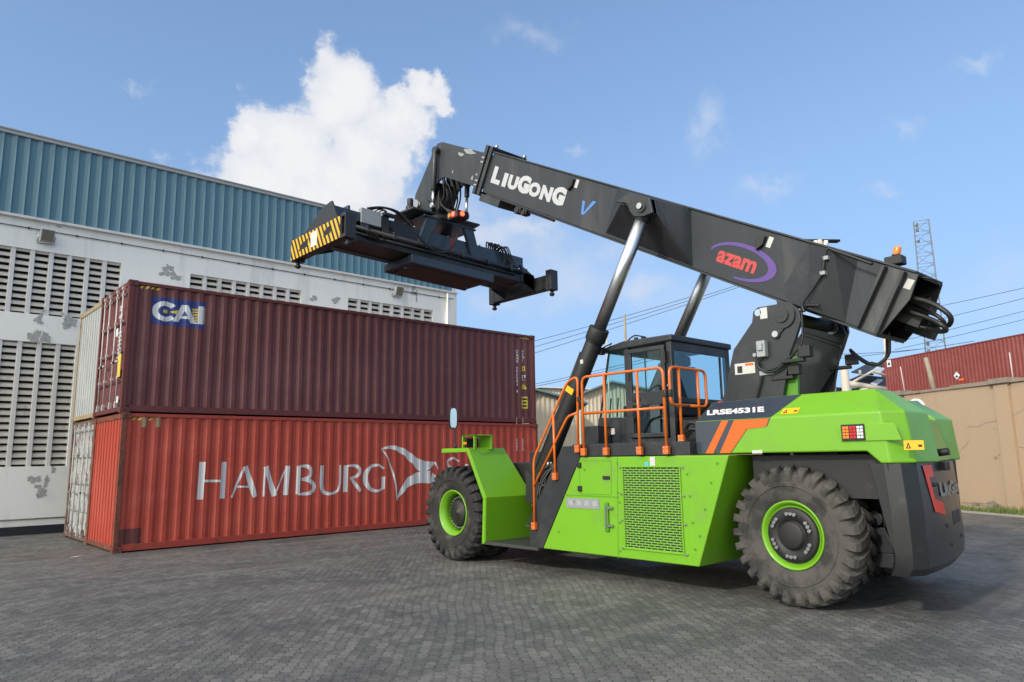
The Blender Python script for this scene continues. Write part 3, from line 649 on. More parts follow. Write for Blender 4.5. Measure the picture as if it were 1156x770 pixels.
conform(m,'lettering',[wl2],cA,0,0)
tanp=mat('tan_patch',(.36,.26,.15),.7,var=.2)
for px in (160,176,582.5,589.5):
    m=MB(); xa,za=cpt(px,476,cA); flat(m,[(xa,za-.12),(xa+.1,za-.12),(xa+.1,za+.14),(xa,za+.14)],.001); conform(m,'faded_label',[tanp],cA,0,0)
m=MB()
xa,za=cpt(134,617.5,cA); xb,zb2=cpt(160,596,cA); flat(m,[(xa,.17),(xb,.17),(xb,zb2),(xa,zb2)],.0008)
conform(m,'grimy_patch',[mat('grimy_patch',(.12,.035,.03),.8,var=.3,vscale=8)],cA,0,0)
# big white lettering and flag on the lower container
m=MB(); LY=[0.0006]
def S(a,b,wa,wb=None): LY[0]+=.00012; flat(m,strip(a,b,wa,wb),LY[0])
def P_(x,y): return cpt(x,y,cA)
def st(x1,y1,x2,y2,w1,w2=None): S(P_(x1,y1),P_(x2,y2),w1,w2)
def arc(pts,ws):
    pts=[Vector(P_(*p)) for p in pts]; q=cr_spline([Vector((p.x,p.y,0)) for p in pts],6); n=len(q); 
    k=(len(ws)-1)/(n-1)
    L_=[];R_=[]
    for i,p in enumerate(q):
        t=(q[min(i+1,n-1)]-q[max(i-1,0)]).normalized(); nn=Vector((-t.y,t.x,0)); u=i*k; j=min(int(u),len(ws)-2); wv=ws[j]+(ws[j+1]-ws[j])*(u-j)
        L_.append(p+nn*wv/2); R_.append(p-nn*wv/2)
    LY[0]+=.00012
    for i in range(n-1): flat(m,[(L_[i].x,L_[i].y),(L_[i+1].x,L_[i+1].y),(R_[i+1].x,R_[i+1].y),(R_[i].x,R_[i].y)],LY[0])
TK,TN=.125,.055
st(229,521.5,226,564,TK); st(253.5,521.5,251,563,TK); st(230,543,253,543,TN)
st(276,527,261.5,562,TN); st(277.5,526.5,288,561,TK*.95); st(267,549.5,284,549.5,TN*.8)
st(299.5,527,297.5,560.5,TN*.8); st(300.5,526.5,310,560,TK); st(324.5,526.5,311,556,TN*.8); st(325,526,322.5,559,TK*.9)
st(337.5,526,336,558,TK*.8)
arc([(338,526.5),(347,526.5),(351,531),(349,538.5),(340.5,541)],[.04,.09,.1,.09,.04]); arc([(340.5,541.5),(350,543),(355,549),(350,556.5),(336,558)],[.04,.1,.11,.1,.04])
arc([(364,525.5),(363.2,548),(366,555.5),(372.5,557.5),(380,555),(383.3,547),(384,525)],[.12,.12,.1,.07,.06,.055,.055])
st(391,525.5,390,555.5,TK*.9); arc([(392,526),(402,526),(406.5,531),(403,537.5),(395,540)],[.04,.08,.1,.08,.04]); st(396.5,539.5,407,554.5,.09,.09)
arc([(434,529),(428,525.3),(420,526.5),(414,533),(412.8,542),(416.5,550.5),(423,554),(429,553.5),(434,550.5)],[.05,.06,.09,.12,.13,.12,.08,.06,.055]); st(433.3,538,432.8,552,.09)
conform(m,'lettering',[wl2],cA,0,0); m=MB()
# the flag emblem
arc([(431.5,506.5),(443,505),(456,510),(468,520),(478,526.5),(491,522.5)],[.03,.10,.17,.22,.34,.05])
arc([(449,563),(460,546),(472,539.5),(486,538.5)],[.02,.22,.30,.36]); 
arc([(432,507),(440,522),(446,543),(448.5,565)],[.035,.045,.05,.05]); st(491,521.5,494.5,530,.05,.03); st(487,539,498,545,.30,.02)
conform(m,'emblem',[wl2],cA,0,0); m=MB()
arc([(518.5,521),(512,517),(506,521),(508,528)],[.04,.06,.08,.08]); 
arc([(508,528),(515,533),(520,541),(514,550),(504,548)],[.09,.11,.12,.09,.05])
# next letters, mostly behind the machine: U with two dots, D
for zz in (0,):
    st(527,524,527,540,.11); arc([(527,540),(531,550),(538,551),(543,546),(544,524)],[.1,.09,.06,.055,.055]); st(530,514,533,514,.07); st(539,514,542,514,.07)
    st(552,524,552,549,.11); arc([(552,524),(563,526),(568,536),(563,546),(552,549)],[.05,.09,.11,.09,.05])
conform(m,'lettering',[wl2],cA,0,0)
# end-door markings of the maroon container
m=MB(); 
def ept(px,py): p=QX(px,py,0.0); return (p.y,p.z-HC)
vs_=[]
put_text(m,'228',(-.012,.62,2.28),(0,-1,0),(0,0,1),.16,bold=.004); put_text(m,'45G1',(-.012,.62,2.10),(0,-1,0),(0,0,1),.13,bold=.004)
m.build('door_lettering',wl,cB,world=False)
for k in range(7): m=MB(); put_text(m,'%d.%03d KG'%(30-k*4,400+37*k),(-.012,.58,1.75-k*.09),(0,-1,0),(0,0,1),.07,bold=.002); m.build('door_lettering',wl,cB,world=False)

m=MB(); m.box((-.016,.2,.78),(-.005,.40,1.28)); m.build('warning_label',yl,cB,world=False)
m=MB(); m.box((-.014,.62,1.72),(-.005,.78,1.9)); m.box((-.014,.2,.22),(-.005,.34,.36)); m.build('plate',wl,cB,world=False)
# ================================================================== RIGHT-HAND YARD WALL, containers behind it
WY=R(29); wd=Vector((math.sin(WY),math.cos(WY),0)); wn=Vector((-math.cos(WY),math.sin(WY),0))  # wn faces the yard
wp=QZ(1080.8,573.2,0); wp=Vector((wp.x,wp.y,0))
beige=mat('beige_render',(.39,.285,.195),.8,var=.07,vscale=.6,dirt=(.33,.235,.155),dirt_amt=.55,dirt_scale=.9,dirt_th=.5,streak=True,bump=.1,bscale=12)
coping=mat('weathered_coping',(.24,.20,.16),.9,var=.4,vscale=5,bump=.4,bscale=18)
Mw=Matrix(((wd.x,wn.x,0,wp.x),(wd.y,wn.y,0,wp.y),(0,0,1,0),(0,0,0,1)))   # local: x along wall away, y towards the yard
def WL(m_): m_.v=[Mw@v for v in m_.v]; return m_
def wl_hit(px,py): p=hit(px,py,wp,wn); q=p-wp; return q.dot(wd),p.z
HWALL=wl_hit(1081,435.5)[1]
ywall=thing('boundary_wall','tall beige rendered boundary wall with pilasters and crumbling coping','wall',(wp.x,wp.y,0))
m=MB(); m.box((-9,-.25,0),(26,0,HWALL-.1)); WL(m).build('wall',beige,ywall)
m=MB(); rr=random.Random(3); x=-9
while x<26:
    l=.5+rr.random()*.9; m.box((x,-.29-rr.random()*.03,HWALL-.098),(x+l-.01,.04+rr.random()*.03,HWALL-.02+rr.random()*.05)); x+=l
WL(m).build('coping',coping,ywall,bevel=.01)
for px in (1136.5,1016):
    a=wl_hit(px,470)[0]; m=MB(); m.box((a-.24,.002,0),(a+.24,.12,HWALL-.102)); m.cm=1; m.box((a-.34,-.32,HWALL-.1),(a+.34,.2,HWALL+.06)); WL(m).build('pilaster',[beige,coping],ywall,bevel=.01)
# stains and spalls low on the wall
for i,(px,py,ww,hh) in enumerate(((1101,569,.5,.12),(1106,570,.4,.1),(1122,571,.5,.4),(1127,574,.45,.3),(1090,568,.4,.08),(1124,517,.2,.12),(1128,514,.1,.08),(1122,484,.12,.03),(1148,580,.5,.15))):
    a,z=wl_hit(px,py); z=max(z,.06); rr=random.Random(i+50); m=MB(); n=14
    m.poly([(a+math.cos(2*math.pi*k/n)*ww/2*(.55+.6*rr.random()),.004,max(.01,z+math.sin(2*math.pi*k/n)*hh/2*(.55+.6*rr.random()))) for k in range(n)]); WL(m).build('spalled_patch',coping,ywall)
rr=random.Random(77)
for (px,py,n_,dx_,dz_) in ((1092,482,9,.34,.03),(1123,560,8,-.05,-.32),(1150,505,8,.25,-.10),(1074,540,7,.1,.22)):
    a,z=wl_hit(px,py); pts=[(a,z)]
    for i in range(n_): a-=dx_+(rr.random()-.5)*.25; z+=dz_+(rr.random()-.5)*.22; pts.append((a,max(.2,min(HWALL-.3,z))))
    m=MB()
    for (a0,z0),(a1,z1) in zip(pts,pts[1:]): m.add([(a0,.004,z0-.012),(a1,.004,z1-.010),(a1,.004,z1+.010),(a0,.004,z0+.012)],[(0,1,2,3)])
    WL(m).build('crack',coping,ywall)
# verge: kerb and grass strip at the wall foot
kerbm=mat('kerb_concrete',(.30,.28,.25),.9,var=.3,vscale=4)
m=MB(); m.box((-9,1.25,0),(26,1.37,.05)); WL(m); struct(m.build('kerb',kerbm))
soil=mat('verge_soil',(.14,.12,.075),.95,var=.4,vscale=3,dirt=(.09,.13,.035),dirt_amt=.8,dirt_scale=1.5,dirt_th=.45,bump=.6,bscale=12)
m=MB(); m.box((-9,.01,0),(26,1.24,.035)); WL(m); struct(m.build('verge',soil))
gm=mat('verge_grass',(.11,.15,.035),.7,var=.45,vscale=2)
rr=random.Random(5); m=MB(); m.open=True
for i in range(6500):
    x=-6+rr.random()*16; y=.06+rr.random()*1.15; 
    if math.sin(x*1.7)+math.sin(x*.6+1)+rr.random()*1.2<.1 : continue
    h=.05+.13*rr.random()*(1.3 if math.sin(x*2.1)>0 else .6); a=rr.random()*6.28; dx,dy=math.cos(a)*.012,math.sin(a)*.012; lx,ly=(rr.random()-.5)*.1,(rr.random()-.5)*.1
    m.add([(x-dx,y-dy,.03),(x+dx,y+dy,.03),(x+lx,y+ly,.03+h)],[(0,1,2)])
WL(m); g_=m.build('grass',gm); tag(g_,'rough grass and weeds growing along the foot of the beige wall','grass',kind='stuff')
# posts on the wall
conc0=mat('pale_steel_post',(.5,.47,.43),.7,var=.15)
postw=mat('weathered_timber',(.30,.25,.19),.9,var=.35,vscale=8)
def wallpost(px0,py0,px1,py1,r,mt,label,name,cat,grp=None,off=-.12):
    pl=wp+wn*off
    p0=hit(px0,py0,pl,wn); p1=hit(px1,py1,pl,wn); p1.z=HWALL-.15
    m=MB(); m.tube([p1,(p0+p1)/2+Vector((.01,0,0)),p0],r,8,rad=[r,r*.95,r*.85]); o=m.build(name,mt); tag(o,label,cat,grp); return o
wallpost(1045,404,1054.5,437,.085,postw,'thick weathered timber post leaning on the beige wall','timber_post','post')
wallpost(1016.5,414,1021,437,.02,conc0,'thin pale post on the wall, left of the timber post','steel_post','post','thin posts on the beige wall')
wallpost(1139.5,398,1143,424,.02,conc0,'thin pale post on the wall at the far right pilaster','steel_post','post','thin posts on the beige wall')
# round blue and white sign on the wall behind the hood
p=hit(1034,463.5,wp+wn*.06,wn); m=MB(); m.cyl(p-wn*.05,p,.42,n=36); m.cm=1; m.cyl(p,p+wn*.006,.34,n=36)
tag(m.build('round_sign',[G['white'],mat('blue_sign',(.02,.035,.16),.5)]),'round dark blue sign with white rim on the beige wall','sign')
# container stacks behind the wall
CY=R(30.6); cd=Vector((math.sin(CY),math.cos(CY),0))
P0=CAM+(Vector((54.8,5.27,0))-CAM)*.927; P0.z=0; P1=P0-cd*LC
top3=7.73
rzc=math.atan2(cd.y,cd.x)   # local x along cd
def farstack(start,Hs,names,extra=0):
    z=0
    for i,(h,nm) in enumerate(zip(Hs,names)):
        c=None
        if nm in cache and cache[nm][1]==h:
            src=cache[nm][0]; c=src.copy(); COL.objects.link(c)
            for ch in list(src.children):
                k=ch.copy(); COL.objects.link(k); k.parent=c
                for g2 in ch.children: k2=g2.copy(); COL.objects.link(k2); k2.parent=k
            c.location=(start.x,start.y,z); c['label']=labels.pop(0)
        else:
            c=container(labels.pop(0),(start.x,start.y,z),rzc,h,farred_s,farred_f,('door','panel'),group='red containers stacked behind the beige wall'); cache[nm]=(c,h)
        z+=h
cache={}
labels=['bottom red container of the far stack, low behind the beige wall','middle red container of the far stack behind the beige wall','topmost long red container of the far stack with white diamond placard',
 'bottom red container of the taller stack at the right edge','middle red container of the taller stack at the right edge','topmost red container of the taller stack at the right edge']
# the yard side must face us: local y points away from the yard
sidev=Vector((-math.sin(rzc),math.cos(rzc),0))
st0=P0-cd*LC-Vector((-math.sin(rzc),math.cos(rzc),0))*BC
farstack(st0,[2.896,2.896,2.591],['b','b','a'])
farstack(st0-cd*(LC+.25),[2.896,2.896,2.896],['b','b','b'])
topc=[o for o in bpy.data.objects if o.get('label','').startswith('topmost long red')][0]
# placards on the long top container (its near side is local y=0 or BC?)
inv=Matrix.Translation((topc.location.x,topc.location.y,topc.location.z))@Matrix.Rotation(rzc,4,'Z'); inv=inv.inverted()
cl=inv@CAM; NEARY=0 if cl.y<BC/2 else BC
nf=Matrix.Rotation(rzc,3,'Z')@Vector((0,-1 if NEARY==0 else 1,0)); pf=inv.inverted()@Vector((0,NEARY,0))
for (px,py,kind) in ((1003.5,410.5,'sq'),(1080,424,'di'),(1085.5,428.5,'or')):
    p=inv@hit(px,py,pf,nf); sy=-1 if NEARY==0 else 1; yy=NEARY-sy*.02+sy*.012
    m=MB()
    def fl(pts,e=0): m.poly([(p.x+a,yy+sy*e,p.z+b) for a,b in pts])
    if kind=='di': fl([(-.26,0),(0,-.26),(.26,0),(0,.26)]); m.cm=1; fl([(-.1,-.1),(.06,-.14),(.12,-.02),(-.04,.02)],.004)
    elif kind=='sq': fl([(-.22,-.25),(.22,-.25),(.22,.25),(-.22,.25)]); m.cm=1; fl([(-.12,-.1),(.12,-.12),(.1,.04),(-.05,.1)],.004)
    else: fl([(-.2,-.07),(.2,-.07),(.2,.07),(-.2,.07)])
    m.build('placard',[wl if kind!='or' else G['orange2'],darkin],topc,world=False)
# ================================================================== BACKGROUND: shed beyond the container stack
rib_b=mat('beige_ribbed_sheet',(.52,.46,.36),.7,var=.08,dirt=(.33,.28,.2),dirt_amt=.5,dirt_scale=1.3,streak=True)
tealr=mat('teal_roof',(.10,.17,.19),.6,var=.1,dirt=(.18,.2,.2),dirt_amt=.5); palewall=mat('pale_wall',(.55,.5,.4),.8)
D0=46.0
def farpt(px,py,D=D0):
    # a point on the vertical plane facing roughly the yard, at distance D along the camera's heading
    h=Vector((math.sin(YAW),math.cos(YAW),0)); return hit(px,py,CAM+h*D,h)
sA=farpt(592,452); sB=farpt(650,500)
hh=Vector((math.sin(YAW),math.cos(YAW),0)); ss=Vector((math.cos(YAW),-math.sin(YAW),0))
def shed(label,px0,px1,py_l,py_m,py_r,pxm,D,roofm,wallm,name='shed',depth=14,pale=True):
    A=farpt(px0,py_l,D); Mx=farpt(pxm,py_m,D); B=farpt(px1,py_r,D)
    s=thing(name,label,'shed',(A.x,A.y,0))
    m=MB(); m.open=True
    n=int((B-A).to_2d().length/.28); pr=[]
    for i in range(n*2+1):
        t=i/(n*2); base=A.lerp(B,t); zt=A.z+(Mx.z-A.z)*min(1,t/max(.01,((Mx-A).to_2d().length/(B-A).to_2d().length))) if t< ((Mx-A).to_2d().length/(B-A).to_2d().length) else Mx.z+(B.z-Mx.z)*(t-((Mx-A).to_2d().length/(B-A).to_2d().length))/max(.01,1-((Mx-A).to_2d().length/(B-A).to_2d().length))
        off=hh*(.07 if i%2 else -.02); pr.append((Vector((base.x,base.y,0))+off,zt))
    zs=2.0
    vs=[Vector((p.x,p.y,zs)) for p,z in pr]+[Vector((p.x,p.y,z)) for p,z in pr]; k=len(pr)
    m.add(vs,[(i,i+1,i+1+k,i+k) for i in range(k-1)]); m.build('ribbed_wall',wallm,s)
    m=MB(); a0=Vector((A.x,A.y,0))-hh*.05; b0=Vector((B.x,B.y,0))-hh*.05; m.add([a0,b0,b0+Vector((0,0,zs)),a0+Vector((0,0,zs)),a0+hh*.2,b0+hh*.2,b0+hh*.2+Vector((0,0,zs)),a0+hh*.2+Vector((0,0,zs))],[(0,1,2,3),(3,2,6,7),(1,5,6,2)]); m.build('base_wall',palewall,s)
    m=MB(); e=-hh*.5
    ra=[A+e,Mx+e,B+e+ss*.6]; rb=[p+hh*depth for p in ra]; u=Vector((0,0,.12))
    for i in range(2): m.hexa([ra[i],ra[i+1],rb[i+1],rb[i],ra[i]+u,ra[i+1]+u,rb[i+1]+u,rb[i]+u])
    m.build('roof',roofm,s); return s
shed('beige ribbed shed with shallow teal gable roof behind the container stack',560,652,468,441,457,604,44,tealr,rib_b)
shed('pale shed with blue grey roof, seen through the cab windows',655,860,446,432,470,690,52,mat('blue_grey_roof',(.16,.22,.25),.5,var=.1),rib_b)
# low white-roofed hall further back
h=shed('long pale roofed hall, farthest behind the container stack',540,700,446,438,442,610,70,mat('pale_roof',(.5,.53,.56),.5),palewall)
# red container low between
# tower
tgal=mat('galvanised_steel',(.16,.17,.18),.6,metal=.1,var=.1)
def tower(px_b,py_b,px_t,py_t,D,wb,wt):
    b=farpt(px_b,py_b,D); t=farpt(px_t,py_t,D); t=Vector((b.x,b.y,t.z)); root=thing('lattice_mast','tall galvanised lattice mast with small antennas, behind the boom tail','mast',(b.x,b.y,0))
    m=MB(); Ht=t.z; n=22
    def cor(z,k):
        wv=wb+(wt-wb)*z/Ht; a=math.pi/4+k*math.pi/2+.3; return Vector((b.x+math.cos(a)*wv/1.414,b.y+math.sin(a)*wv/1.414,z))
    for k in range(4): m.tube([cor(0,k),cor(Ht,k)],.055,6)
    for i in range(n):
        z0,z1=Ht*i/n,Ht*(i+1)/n
        for k in range(4): m.tube([cor(z0,k),cor(z1,(k+1)%4)],.03,4); m.tube([cor(z1,k),cor(z1,(k+1)%4)],.024,4)
    m.build('lattice',tgal,root)
    for (f,s_) in ((1.0,.5),(.98,.35),(.93,.3),(.66,.28),(.5,.5),(.47,.4)):
        z=Ht*f; c=cor(z,0)+cr*.35; m=MB(); m.tube([cor(z,0),c],.03,5); m.box(c-Vector((.1,.1,s_/2)),c+Vector((.15,.12,s_/2))); m.build('antenna',tgal,root)
tower(1056,395,1036,251,78,2.3,1.5)
# concrete poles
conc=mat('pole_concrete',(.50,.45,.38),.8,var=.1,vscale=2)
def pole(label,px,pyt,D,r0,r1,mt,name='utility_pole',cat='pole',pts=None,group=None):
    t=farpt(px,pyt,D); o=MB(); o.tube([(t.x,t.y,0),(t.x,t.y,t.z)],r0,10,rad=[r0,r1]); root=thing(name,label,cat,(t.x,t.y,0),0,group); o.build('shaft',mt,root); return root,t
pole('thin dark pole rising just behind the cab roof',705,355,40,.09,.07,postw)
pole('slim pale pole beside the lift cylinder, left of the cab',685,377,48,.07,.05,conc)
pole('thick tapered concrete pole standing behind the rear mast',953,416,33,.24,.17,conc)
pole('pale concrete pole top behind the hanging hoses',999,381,62,.24,.17,conc)
rt,t=pole('utility pole with short crossarm showing above the boom',925,271,34,.2,.14,conc)
m=MB()
a=t+ss*-.95-Vector((0,0,.0)); b_=t+ss*1.0-Vector((0,0,.05)); m.tube([a,b_],.07,6); m.tube([a+hh*.25,b_+hh*.25],.05,6); m.build('crossarm',G['black'],rt)
m=MB()
for k in (-.2,.3): m.cyl(t+ss*k-Vector((0,0,.35)),t+ss*k-Vector((0,0,.05)),.1,.12,n=10)
m.build('insulator',G['white'],rt)
# overhead wires
wires=[((603,384),(745,344.5)),((603,391),(830,322)),((603,398),(850,318)),((606,432),(700,411)),((606,435),(760,400)),
 ((1050,347),(1160,322.5)),((1050,362),(1160,334)),((1050,376.5),(1160,348.5)),((1050,385),(1160,358)),((960,398),(1000,396)),((962,402),(1060,390))]
def wire(i,a,b_,D=55):
    (x0,y0),(x1,y1)=a,b_; k=(y1-y0)/(x1-x0)
    A=farpt(x0-40,y0-40*k,D); B=farpt(x1+(40 if x1<1100 else 120),y1+(40 if x1<1100 else 120)*k,D)
    pts=[A.lerp(B,t/12)-Vector((0,0,(.12*(1-(2*t/12-1)**2)))) for t in range(13)]
    m=MB(); m.tube(pts,.022,4); o=m.build('overhead_wire',G['hose'])
    return o
wl_lab=['overhead wire','']
names=['highest overhead wire right of the container stack','second overhead wire right of the container stack','third overhead wire right of the container stack','fourth overhead wire just above the shed roofs','lowest overhead wire just above the shed roofs',
 'highest overhead wire right of the lattice mast','second overhead wire right of the lattice mast','third overhead wire right of the lattice mast','lowest overhead wire right of the lattice mast','upper overhead wire behind the hanging hoses','lower overhead wire behind the hanging hoses']
for i,(a,b_) in enumerate(wires): tag(wire(i,a,b_),names[i],'wire','overhead wires')
# open shed roof on the right behind the machine
osr=thing('open_shed','open steel shed with dark sloping roof sheets and pale skylight strips','shed',tuple(Vector((farpt(970,440,38).x,farpt(970,440,38).y,0))))
rdark=mat('dark_roof_sheet',(.02,.022,.026),.6,var=.2); rpale=mat('skylight_sheet',(.55,.6,.62),.4)
def fq(pts,D,dd,mt,nm):
    m=MB(); A=[farpt(x,y,D+d) for (x,y),d in zip(pts,dd)]; m.add(A+[p+Vector((0,0,.06)) for p in A],[(0,1,2,3),(7,6,5,4),(0,4,5,1),(1,5,6,2),(2,6,7,3),(3,7,4,0)]); m.build(nm,mt,osr)
fq([(961,421),(984,409),(998,413),(985,424)],38,[0,6,6,0],rdark,'roof_sheet')
fq([(956,431),(972,424),(1000,427),(1000,437)],38,[0,4,4,0],rdark,'roof_sheet')
fq([(982,421),(990,415),(999,417),(993,423)],37.5,[0,3,3,0],rpale,'skylight')
fq([(983,433.5),(991,429),(997,430),(990,435)],37.5,[0,3,3,0],rpale,'skylight')
m=MB(); m.tube([farpt(956,433,37),farpt(1000,440,37)],.16,6); m.build('beam',conc,osr)
m=MB(); m.tube([farpt(960,433,37.2),farpt(985,419,37.2),farpt(1000,424,37.2)],.07,6); m.tube([farpt(971,424,37.3),farpt(971,418,37.3)],.07,6); m.build('rafter',conc,osr)
for px in (958,992):
    p=farpt(px,436,37.1); m=MB(); m.tube([(p.x,p.y,0),(p.x,p.y,p.z)],.13,8); m.build('column',conc,osr)
p=farpt(975,455,40); m=MB(); m.open=True; m.hexa([*(farpt(x,y,41) for x,y in ((940,462),(1000,462),(1000,461),(940,461))),*(farpt(x,y,41) for x,y in ((940,438),(1000,441),(1000,440),(940,437)))]); m.build('back_sheet',rdark,osr)
p=farpt(976,444,36); m=MB(); m.revolve([(-.28,.001),(-.26,.16),(-.12,.3),(.1,.3),(.22,.2),(.27,.001)],p,(0,0,1),n=20); m.cyl((p.x,p.y,0),p-Vector((0,0,.25)),.07,n=8)
tag(m.build('vent_cowl',conc),'small round pale roof vent showing above the green hood','vent')
# ================================================================== THE MACHINE
XC=6.2
rs=thing('reach_stacker','bright green and charcoal reach stacker with long raised boom and empty spreader','container handler',(XC,-9.3,0))
def mirx(p): return Vector((2*XC-p[0],p[1],p[2]))
XL=4.25
# ---- wheels
def wheel(cx,cy,side,kind,rubber,R_=.845,Wd=.46,steer=0):
    """side=-1: outer face towards -X. The wheel's outer face plane sits at cx"""
    ax=Vector((side,0,0)); c=Vector((cx-side*Wd/2,cy,R_))
    rot=Matrix.Rotation(steer,3,'Z')
    def tr(mb): mb.v=[c+rot@(v-c) for v in mb.v]; return mb
    h=Wd/2; m=MB()
    # rim: flange, stepped barrel
    m.revolve([(h-.035,.405),(h-.005,.412),(h+.0,.395),(h-.015,.385),(h-.02,.375),(h-.04,.37),(h-.05,.345),(h-.14,.335),(-h+.02,.335),(-h,.41)],c,ax,n=64)
    if kind=='rear': m.revolve([(h-.045,.365),(h-.06,.30),(h-.075,.0001)],c,ax,n=48)
    else: m.revolve([(-h+.04,.36),(-h+.05,.0001)],c,ax,n=48)
    rim=tr(m).build('wheel',G['green'],rs)
    m=MB(); prof=[(h-.03,.402),(h+.010,.45),(h+.018,.50),(h+.03,.58),(h+.035,.66),(h+.02,.73),(h-.02,.765),(h-.09,.785),(0,.792),(-h+.09,.785),(-h+.02,.775),(-h-.02,.73),(-h-.035,.66),(-h-.03,.58),(-h-.012,.50),(-h+.03,.402)]
    m.revolve(prof,c,ax,n=96)
    # moulded ring and tread lugs, a chevron half on each shoulder
    NL=27
    a=ax.orthogonal().normalized(); b=ax.cross(a)
    def pt(hh_,r,t): return c+ax*hh_+(a*math.cos(t)+b*math.sin(t))*r
    for sgn in (1,-1):
        for i in range(NL):
            t0=2*math.pi*(i+(.5 if sgn<0 else 0))/NL; stt=[]
            # stations from centre to shoulder and down the sidewall
            for (hh_,r0_,r1_,dt,wd_) in ((.01,.775,R_-.004,.13,.066),(h*.50,.775,R_-.001,.045,.072),(h*.86,.765,R_-.012,.0,.076),(h+.016,.74,R_-.040,-.010,.073),(h+.036,.70,.775,-.014,.062),(h+.040,.655,.725,-.014,.048)):
                w_=wd_; k=1
                top=max(r1_,r0_+.005); 
                stt.append((hh_*sgn,r0_,top,t0+dt,w_))
            o=len(m.v)
            for (hh_,ra,rb,t,w_) in stt:
                ex=.018*sgn if abs(hh_)>h else 0
                m.v+= [pt(hh_,ra,t-w_*1.05),pt(hh_,ra,t+w_*1.05),pt(hh_+ex,rb,t+w_*.78),pt(hh_+ex,rb,t-w_*.78)]
            for q in range(len(stt)-1):
                for e in range(4): m.face([o+q*4+e,o+q*4+(e+1)%4,o+q*4+4+(e+1)%4,o+q*4+4+e])
            m.face([o,o+1,o+2,o+3]); e=o+(len(stt)-1)*4; m.face([e,e+1,e+2,e+3])
    m.revolve([(h+.03,.585),(h+.042,.59),(h+.042,.60),(h+.03,.605)],c,ax,n=72)
    tr(m).build('tyre',rubber,rim)
    if kind=='rear':
        m=MB(); m.revolve([(h-.07,.335),(h-.02,.33),(h-.005,.31),(h-.005,.185),(h-.03,.175),(h-.03,.165),(h+.02,.16),(h+.03,.14),(h+.03,.0001)],c,ax,n=48)
        m.cm=1
        for i in range(12):
            for dd in (-.09,.09):
                if i%2: continue
                for e in (-.115,.115,.0):
                    t=2*math.pi*i/12+e*1.7+.2; 
                    if dd>0: m.cyl(pt(h-.008,.255,t),pt(h+.03,.255,t),.026,.022,n=8)
        tr(m).build('hub',[G['black'],G['steel']],rim)
    elif kind=='front':
        m=MB(); m.revolve([(-h+.06,.31),(h-.20,.315),(h-.195,.235),(h-.12,.225),(h-.10,.20),(h-.10,.05),(h-.09,.045),(h-.09,.0001)],c,ax,n=40)
        m.cm=1
        for i in range(26):
            t=2*math.pi*i/26; m.cyl(pt(h-.20,.275,t),pt(h-.16,.275,t),.020,n=7)
        tr(m).build('hub',[G['black'],G['steel']],rim)
    return rim
FY,RYW=-6.08,-12.43
wheel(4.17,FY,-1,'front',G['rubber_f']); wheel(4.70,FY,-1,'inner',G['rubber_f'])
wheel(2*XC-4.17,FY,1,'front',G['rubber_f']); wheel(2*XC-4.70,FY,1,'inner',G['rubber_f'])
wheel(4.50,RYW,-1,'rear',G['rubber'],steer=R(-4)); wheel(2*XC-4.55,RYW+.28,1,'rear',G['rubber'],steer=R(-4))
# ---- chassis and axles
m=MB(); m.box((5.3,-13.5,.62),(7.1,-5.2,1.72)); m.box((4.75,-6.5,.62),(7.65,-5.75,1.15)); m.cyl((4.8,FY,.845),(7.6,FY,.845),.30,n=20)
m.build('chassis',G['black'],rs,bevel=.02)
m=MB(); m.cyl((5.0,RYW,.845),(7.4,RYW,.845),.17,n=16); m.box((5.0,RYW-.55,.55),(7.4,RYW+.2,.78)); m.cyl((5.05,RYW-.55,.9),(7.3,RYW-.55,.9),.10,n=14); m.build('rear_axle',G['dark'],rs,bevel=.01)
m=MB(); m.box((4.98,-13.45,.50),(5.5,-12.9,.66)); m.cyl((5.0,-13.2,1.05),(5.15,-13.2,1.05),.09,n=14); m.prism([(5.0,-13.42,.66),(5.0,-13.0,.66),(5.0,-13.1,.95),(5.0,-13.3,.95)],(.1,0,0)); m.cyl((5.2,-13.5,1.38),(5.2,-12.6,1.38),.05,n=8)
m.build('steering_linkage',G['dark'],rs,bevel=.008)
m=MB(); m.tube(cr_spline([(5.0,-12.95,1.75),(4.95,-13.15,1.6),(4.95,-13.3,1.3),(4.98,-13.32,.95)]),.014,6); m.tube(cr_spline([(5.05,-13.5,1.7),(5.02,-13.35,1.5),(5.02,-13.1,1.35)]),.011,6); m.build('brake_hose',G['hose'],rs)
m=MB(); m.box((4.62,-13.55,1.30),(5.25,-11.9,1.80)); m.box((5.0,-13.6,.9),(5.3,-13.45,1.8)); m.build('wheel_arch_lining',G['black'],rs)
m=MB()
for (px,py) in ((895,513),(962,515),(951,535),(955,555),(995,551)): 
    p=QX(px,py,4.98); m.cyl(p,p-Vector((.03,0,0)),.025,n=8)
m.build('bolt',G['steel'],rs)
